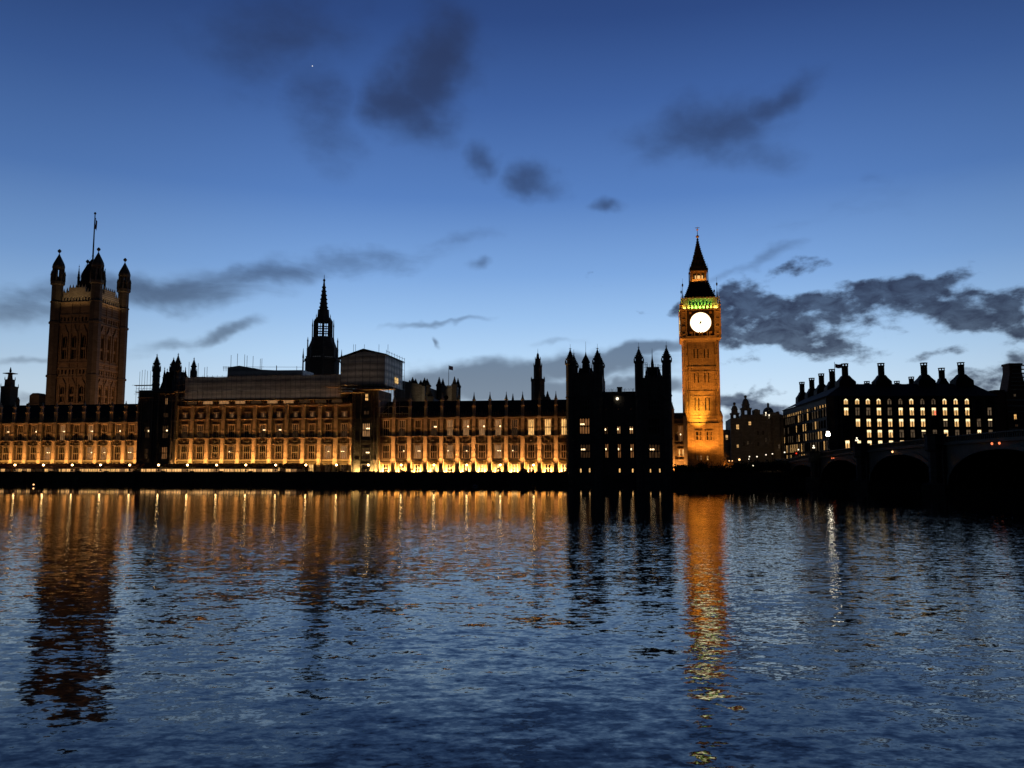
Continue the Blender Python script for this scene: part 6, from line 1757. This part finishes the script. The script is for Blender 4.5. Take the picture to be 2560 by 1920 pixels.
# red traffic signal
fr = Frame((1990 - W / 2) / FPX * 240, 240, -A); lx, lz = fr.hit(1990.5, 1133.5)
t = Thing('traffic_signal', 'glowing red traffic signal at the bridge end', 'traffic light', fr, lx, 0, TERR)
m = MB(); m.tube((lx, 0, TERR), (lx, 0, lz - .6), .07, n=8); t.part('post', m, M['metal'])
m = MB(); m.box(lx - .2, lx + .2, -.12, .12, lz - .75, lz + .35); m.box(lx - .45, lx + .45, .12, .14, lz - .95, lz + .6); t.part('housing', m, M['metal'])
m = MB(); n = 14
m.prism([(lx + .2 * cos(2 * pi * i / n), lz + .2 * sin(2 * pi * i / n)) for i in range(n)], -.3, -.12); t.part('red_light', m, M['g_redl'])
m = MB(); m.prism([(lx + .13 * cos(2 * pi * i / n), lz - 1.1 + .13 * sin(2 * pi * i / n)) for i in range(n)], -.3, -.12); t.part('white_light', m, M['g_white'])
# navigation lights hung from the arches
for (px, py, lab, two) in ((2231, 1129.5, 'single amber navigation light under the second bridge arch from the bank', 1), (2489, 1108.5, 'red amber pair of navigation lights over the widest arch at the right', 2), (2082, 1145.5, 'small dull pair of navigation lights on the bridge left of the first pier', 2)):
    lx, lz = BR.hit(px, py, .9); t = Thing('navigation_light', lab, 'navigation light', BR, lx, .9, lz)
    k = .17 if px > 2200 else .12
    m = MB(); m.box(lx - .75, lx + .75, .5, .62, lz + .2, lz + .32); t.part('bracket', m, M['metal'])
    for s_ in ((-.62, .62) if two == 2 else (0,)):
        m = MB(); m.lathe(lx + s_ * (1.7 if px > 2400 else 1.2), .9, [(.04, lz - k), (k * .8, lz - k * .5), (k * .8, lz + k * .5), (.04, lz + k)], 8); t.part('lens', m, M['g_nav' if px != 2231 else 'g_navy'])
# little lights on the river wall
for (px, py, lab, mt, r) in ((2000 - 294, 1178, 'tiny white light on the bank left of the clock tower foot', 'g_white', .14), (1882, 1164.5, 'tiny white light low in the trees by the bridge end', 'g_white', .22)):
    yl = WALLY - 1.3 if py > 1190 else WALLY + 3
    lx, lz = F.hit(px, py, yl); t = Thing('wall_light', lab, 'lamp', F, lx, yl, lz)
    m = MB(); m.lathe(lx, yl, [(.03, lz - r), (r, lz - r * .3), (r, lz + r * .3), (.03, lz + r)], 8); t.part('bulb', m, M[mt])
    m = MB(); m.tube((lx, yl + .05, lz + r), (lx, yl + .8, lz + r), .05) if py > 1190 else m.tube((lx, yl, TERR), (lx, yl, lz - r * .8), .05); t.part('bracket', m, M['metal'])

for (px, py, lab) in ((84, 1211.5, 'small lit mooring buoy on the dark water near the left edge'), (1188, 1216.5, 'small lit mooring buoy on the dark water below the right palace wing')):
    Yb = 190.0; fr = Frame((px - W / 2) / FPX * Yb, Yb, 0); lx, lz = fr.hit(px, py)
    t = Thing('mooring_buoy', lab, 'buoy', fr, lx, 0, 0, group='lit mooring buoys')
    m = MB(); m.lathe(lx, 0, [(.3, -.3), (.5, -.05), (.5, .15), (.3, .28), (.06, .32), (.05, lz - .1)], 12); t.part('float', m, M['metal'])
    m = MB(); m.lathe(lx, 0, [(.03, lz - .16), (.16, lz - .06), (.16, lz + .08), (.03, lz + .16)], 8); t.part('lantern', m, M['g_navy'])

# ---------------------------------------------------------------- marquees on the terrace
def marquee(px0, px1, label, glowseg, roofmat, segs, lit):
    y0, y1 = WALLY + 1.8, WALLY + 7.5
    x0, x1 = F.hit(px0, 1170, y0)[0], F.hit(px1, 1170, y0)[0]
    zt = F.hit((px0 + px1) / 2, 1169, y0)[1]; zr_ = F.hit((px0 + px1) / 2, 1158.5, (y0 + y1) / 2)[1]
    t = Thing('terrace_marquee', label, 'marquee', F, (x0 + x1) / 2, (y0 + y1) / 2, TERR)
    n = segs; m = MB()
    for i in range(n):
        a, b = x0 + (x1 - x0) * i / n, x0 + (x1 - x0) * (i + 1) / n; c = (a + b) / 2
        ym = (y0 + y1) / 2
        m.add([(a, y0, zt), (b, y0, zt), (b, ym, zr_ - .12), (c, ym, zr_ + .1), (a, ym, zr_ - .12), (a, y1, zt), (b, y1, zt), (c, y0, zt + .12)], [(0, 7, 3, 4), (7, 1, 2, 3), (4, 3, 2, 6, 5)])
        m.box(a, b, y0 - .04, y0 + .02, zt - .3, zt)
        for k in range(5): xx = a + (b - a) * (k + .5) / 5; m.box(xx - .18, xx + .18, y0 - .06, y0 - .042, zt - .42, zt - .3)
    t.part('canopy', m, M[roofmat])
    p = MB()
    for i in range(n + 1):
        x = x0 + (x1 - x0) * i / n; p.box(x - .07, x + .07, y0 - .05, y0 + .09, TERR, zt); p.box(x - .07, x + .07, y1 - .1, y1 + .05, TERR, zt)
    p.box(x0, x1, y0 - .02, y0 + .06, TERR + 1.0, TERR + 1.08)
    t.part('frame', p, M['pole'])
    for i in range(n):
        a, b = x0 + (x1 - x0) * i / n + .1, x0 + (x1 - x0) * (i + 1) / n - .1
        if lit[i % len(lit)] == '.': continue
        w = MB().box(a, b, y0 + .1, y0 + .14, TERR + .3, zt - .02)
        wo_ = t.part('clear_panel', w, M[{'b': 'g_win', 'w': 'g_tent', 'd': 'g_warm', 'x': 'g_dim'}[lit[i % len(lit)]]])
        f = MB(); f.box((a + b) / 2 - .04, (a + b) / 2 + .04, y0 + .02, y0 + .09, TERR + .3, zt - .02); t.part('glazing_bar', f, M['pole'], wo_)
    return t
marquee(-30, 345, 'long red brown canvas marquee on the terrace at the left, partly lit inside', None, 'canvas', 34, 'd.dwx.dbdw.xxbdx.wwdxwwbbwwbbwdw'[:34])
marquee(352, 695, 'long dark canvas marquee with glowing clear sides on the terrace below the sheeted roof', None, 'canvas2', 26, 'wwwdwwwwdwwwwwdwwwbbwwdbwd')
marquee(700, 756, 'short arched marquee at the right end of the marquee row', None, 'canvas2', 4, 'xwdx')
# floodlights hidden between marquee and wall wash the ground floor behind
# closed parasols and visitors' shelters on the terrace
for i, (px, w, tp, lab) in enumerate(((912, 16, 1166, 'biggest round dark terrace shelter in front of the doorway of the unlit tower'), (965, 8, 1172, 'small round dark terrace parasol just right of the unlit tower'), (1030, 9, 1170, 'small dark terrace parasol right of the second door'), (1128, 11, 1173, 'low dark terrace parasol below the fifth buttress'), (1247, 9, 1170, 'dark terrace parasol standing under the lamp before the last'), (1310, 20, 1171, 'wide low dark terrace parasol near the unlit pavilion'))):
    y = WALLY + 2.5; x, zt = F.hit(px, tp, y); k = (F.hit(px + 10, tp, y)[0] - x) / 10; r = w * k / 2
    t = Thing('terrace_parasol', lab, 'parasol', F, x, y, TERR, group='dark parasols on the terrace')
    m = MB(); m.tube((x, y, TERR), (x, y, zt - .1), .05, n=6); t.part('pole', m, M['metal'])
    m = MB(); m.lathe(x, y, [(r, zt - r * .9), (r * .98, zt - r * .6), (r * .75, zt - r * .25), (r * .35, zt - .05), (.05, zt + .08)], 10); t.part('canopy', m, M['cloth'])

# ---------------------------------------------------------------- trees
def leafy(name, label, x, y, z, h, r, seed, fr=WORLD, cat='tree', mat='leaf', n=2600, group=None, flat=.62, leafs=.42):
    rnd = random.Random(seed); t = Thing(name, label, cat, fr, x, y, z, group=group)
    m = MB(); cz_ = z + h - r * flat
    m.tube((x, y, z - .3), (x + rnd.uniform(-.3, .3), y, cz_), .05 * h, .03 * h, 7)
    tips = []
    for i in range(11):
        a = rnd.uniform(0, 2 * pi); rr = r * rnd.uniform(.4, .85); e = (x + rr * cos(a), y + rr * sin(a), cz_ + r * flat * rnd.uniform(-.45, .7))
        m.tube((x, y, z + h * rnd.uniform(.25, .5)), e, .018 * h, .006 * h, 5); tips.append(e)
    t.part('trunk', m, M['bark'])
    c = MB(); lumps = tips + [(x, y, cz_ + r * flat * .4)] + [(x + rnd.uniform(-.5, .5) * r, y + rnd.uniform(-.5, .5) * r, cz_ + r * flat * rnd.uniform(-.6, .2)) for _ in range(4)]
    for i in range(n):
        L = lumps[rnd.randrange(len(lumps))]; s = r * .36
        p = [L[k] + max(-1.7, min(1.7, rnd.gauss(0, .55))) * s * (1, 1, flat + .15)[k] for k in range(3)]
        u = [rnd.gauss(0, 1) for _ in range(3)]; v = [rnd.gauss(0, 1) for _ in range(3)]; q_ = leafs * rnd.uniform(.5, 1.2)
        lu = math.sqrt(sum(k * k for k in u)); lv_ = math.sqrt(sum(k * k for k in v)); u = [k / lu * q_ for k in u]; v = [k / lv_ * q_ * .6 for k in v]
        c.add([tuple(p[k] - u[k] for k in range(3)), tuple(p[k] + v[k] for k in range(3)), tuple(p[k] + u[k] for k in range(3)), tuple(p[k] - v[k] for k in range(3))], [(0, 1, 2, 3)])
    t.part('crown', c, M[mat])
    return t
def bare(name, label, x, y, z, h, seed, fr=WORLD, spread=.55, mat='twig', depth=6, group=None):
    rnd = random.Random(seed); t = Thing(name, label, 'tree', fr, x, y, z, group=group)
    tm_, cm_ = MB(), MB()
    def grow(p, d, L, r, k):
        q_ = tuple(p[i] + d[i] * L for i in range(3)); (tm_ if k < 2 else cm_).tube(p, q_, r, r * .72, 5 if k < 2 else 3)
        if k >= depth: return
        for _ in range(3 if k < 4 else 2 + (k < 5)):
            nd = [d[i] + rnd.gauss(0, spread) for i in range(3)]; nd[2] += .12; l = math.sqrt(sum(c * c for c in nd)) or 1
            grow(q_, [c / l for c in nd], L * rnd.uniform(.62, .85), r * .62, k + 1)
    grow((x, y, z), (0, 0, 1), h * .26, h * .022, 0)
    t.part('trunk', tm_, M['bark']); t.part('crown', cm_, M[mat])
    return t
fx = lambda px, py, yl: F.hit(px, py, yl)
# bush and bare lit trees at the clock tower foot
x, z = fx(1747, 1157, 8); leafy('evergreen_bush', 'broad dark evergreen bush in front of the clock tower foot', x, 8, TERR, z - TERR + .3, 3.2, 3, F, 'bush', n=1800, flat=.8, leafs=.3)
x, z = fx(1789, 1136, 13); bare('bare_tree', 'bare tree glowing orange in the floodlight at the right foot of the clock tower', x, 13, TERR, 8.3, 5, F, .62)
x, z = fx(1812, 1146, 10); bare('bare_tree', 'dimmer bare tree just right of the clock tower foot', x, 10, TERR, 6.5, 9, F, .6)
x, z = fx(1832, 1152, 12); bare('bare_tree', 'low bare tree between the clock tower foot and the orange street lamp', x, 12, TERR, 5.2, 12, F, .7)
gx = [(1700, 1163, 2.6), (1722, 1170, 2.4), (1768, 1172, 2.6), (1800, 1166, 3.0), (1826, 1163, 2.8), (1851, 1160, 3.0), (1878, 1158, 3.2), (1905, 1155, 3.4), (1931, 1152, 3.4), (1955, 1153, 3.0), (1974, 1156, 2.6)]
pos_words = ['first, nearest the unlit pavilion', 'second, left of the clock tower', 'third, under the clock tower', 'fourth, at the right edge of the clock tower', 'fifth from the unlit pavilion', 'sixth from the unlit pavilion', 'seventh from the unlit pavilion', 'eighth from the unlit pavilion', 'ninth from the unlit pavilion', 'second to last, near the bridge end', 'last, against the bridge end']
for i, (px, tp, r) in enumerate(gx):
    yl = WALLY + 3.5 + (i % 2) * 1.6; x, z = fx(px, tp, yl)
    leafy('embankment_shrub', 'black silhouetted shrub above the river wall, ' + pos_words[i], x, yl, TERR, z - TERR + .2, r, 40 + i, F, 'shrub', n=1300, group='dark shrubs along the bank by the clock tower', flat=.5, leafs=.32)
# coach and cars seen as lights past the tower foot
fr = Frame((1826 - W / 2) / FPX * 270, 270, -A); lx, lz = fr.hit(1827, 1158)
t = Thing('parked_coach', 'coach with two glowing roof lights parked just right of the clock tower foot', 'coach', fr, lx, 0, TERR)
m = MB(); m.frustum(lx - 4.6, lx + 4.6, 0, 2.5, TERR + .45, lx - 4.4, lx + 4.5, .15, 2.35, TERR + 3.3); t.part('body', m, M['carpaint'])
for i in range(5): m = MB().box(lx - 4.0 + i * 1.65, lx - 2.55 + i * 1.65, -.06, .02 + .04, TERR + 1.7, TERR + 2.7); t.part('window', m, M['g_dim'])
for dx in (-3.2, 3.0): m = MB(); m.lathe(0, 0, [(.45, 0), (.48, .1), (.48, .3), (.45, .4)], 14); m.v = [(lx + dx + a, -.1 + c, TERR + .48 + b) for a, b, c in m.v]; t.part('wheel', m, M['black'])
for px in (1823, 1830.5): x, z = fr.hit(px, 1152, -.2); m = MB().lathe(x, -.2, [(.03, z - .18), (.2, z), (.03, z + .18)], 8); t.part('roof_light', m, M['g_navy'])
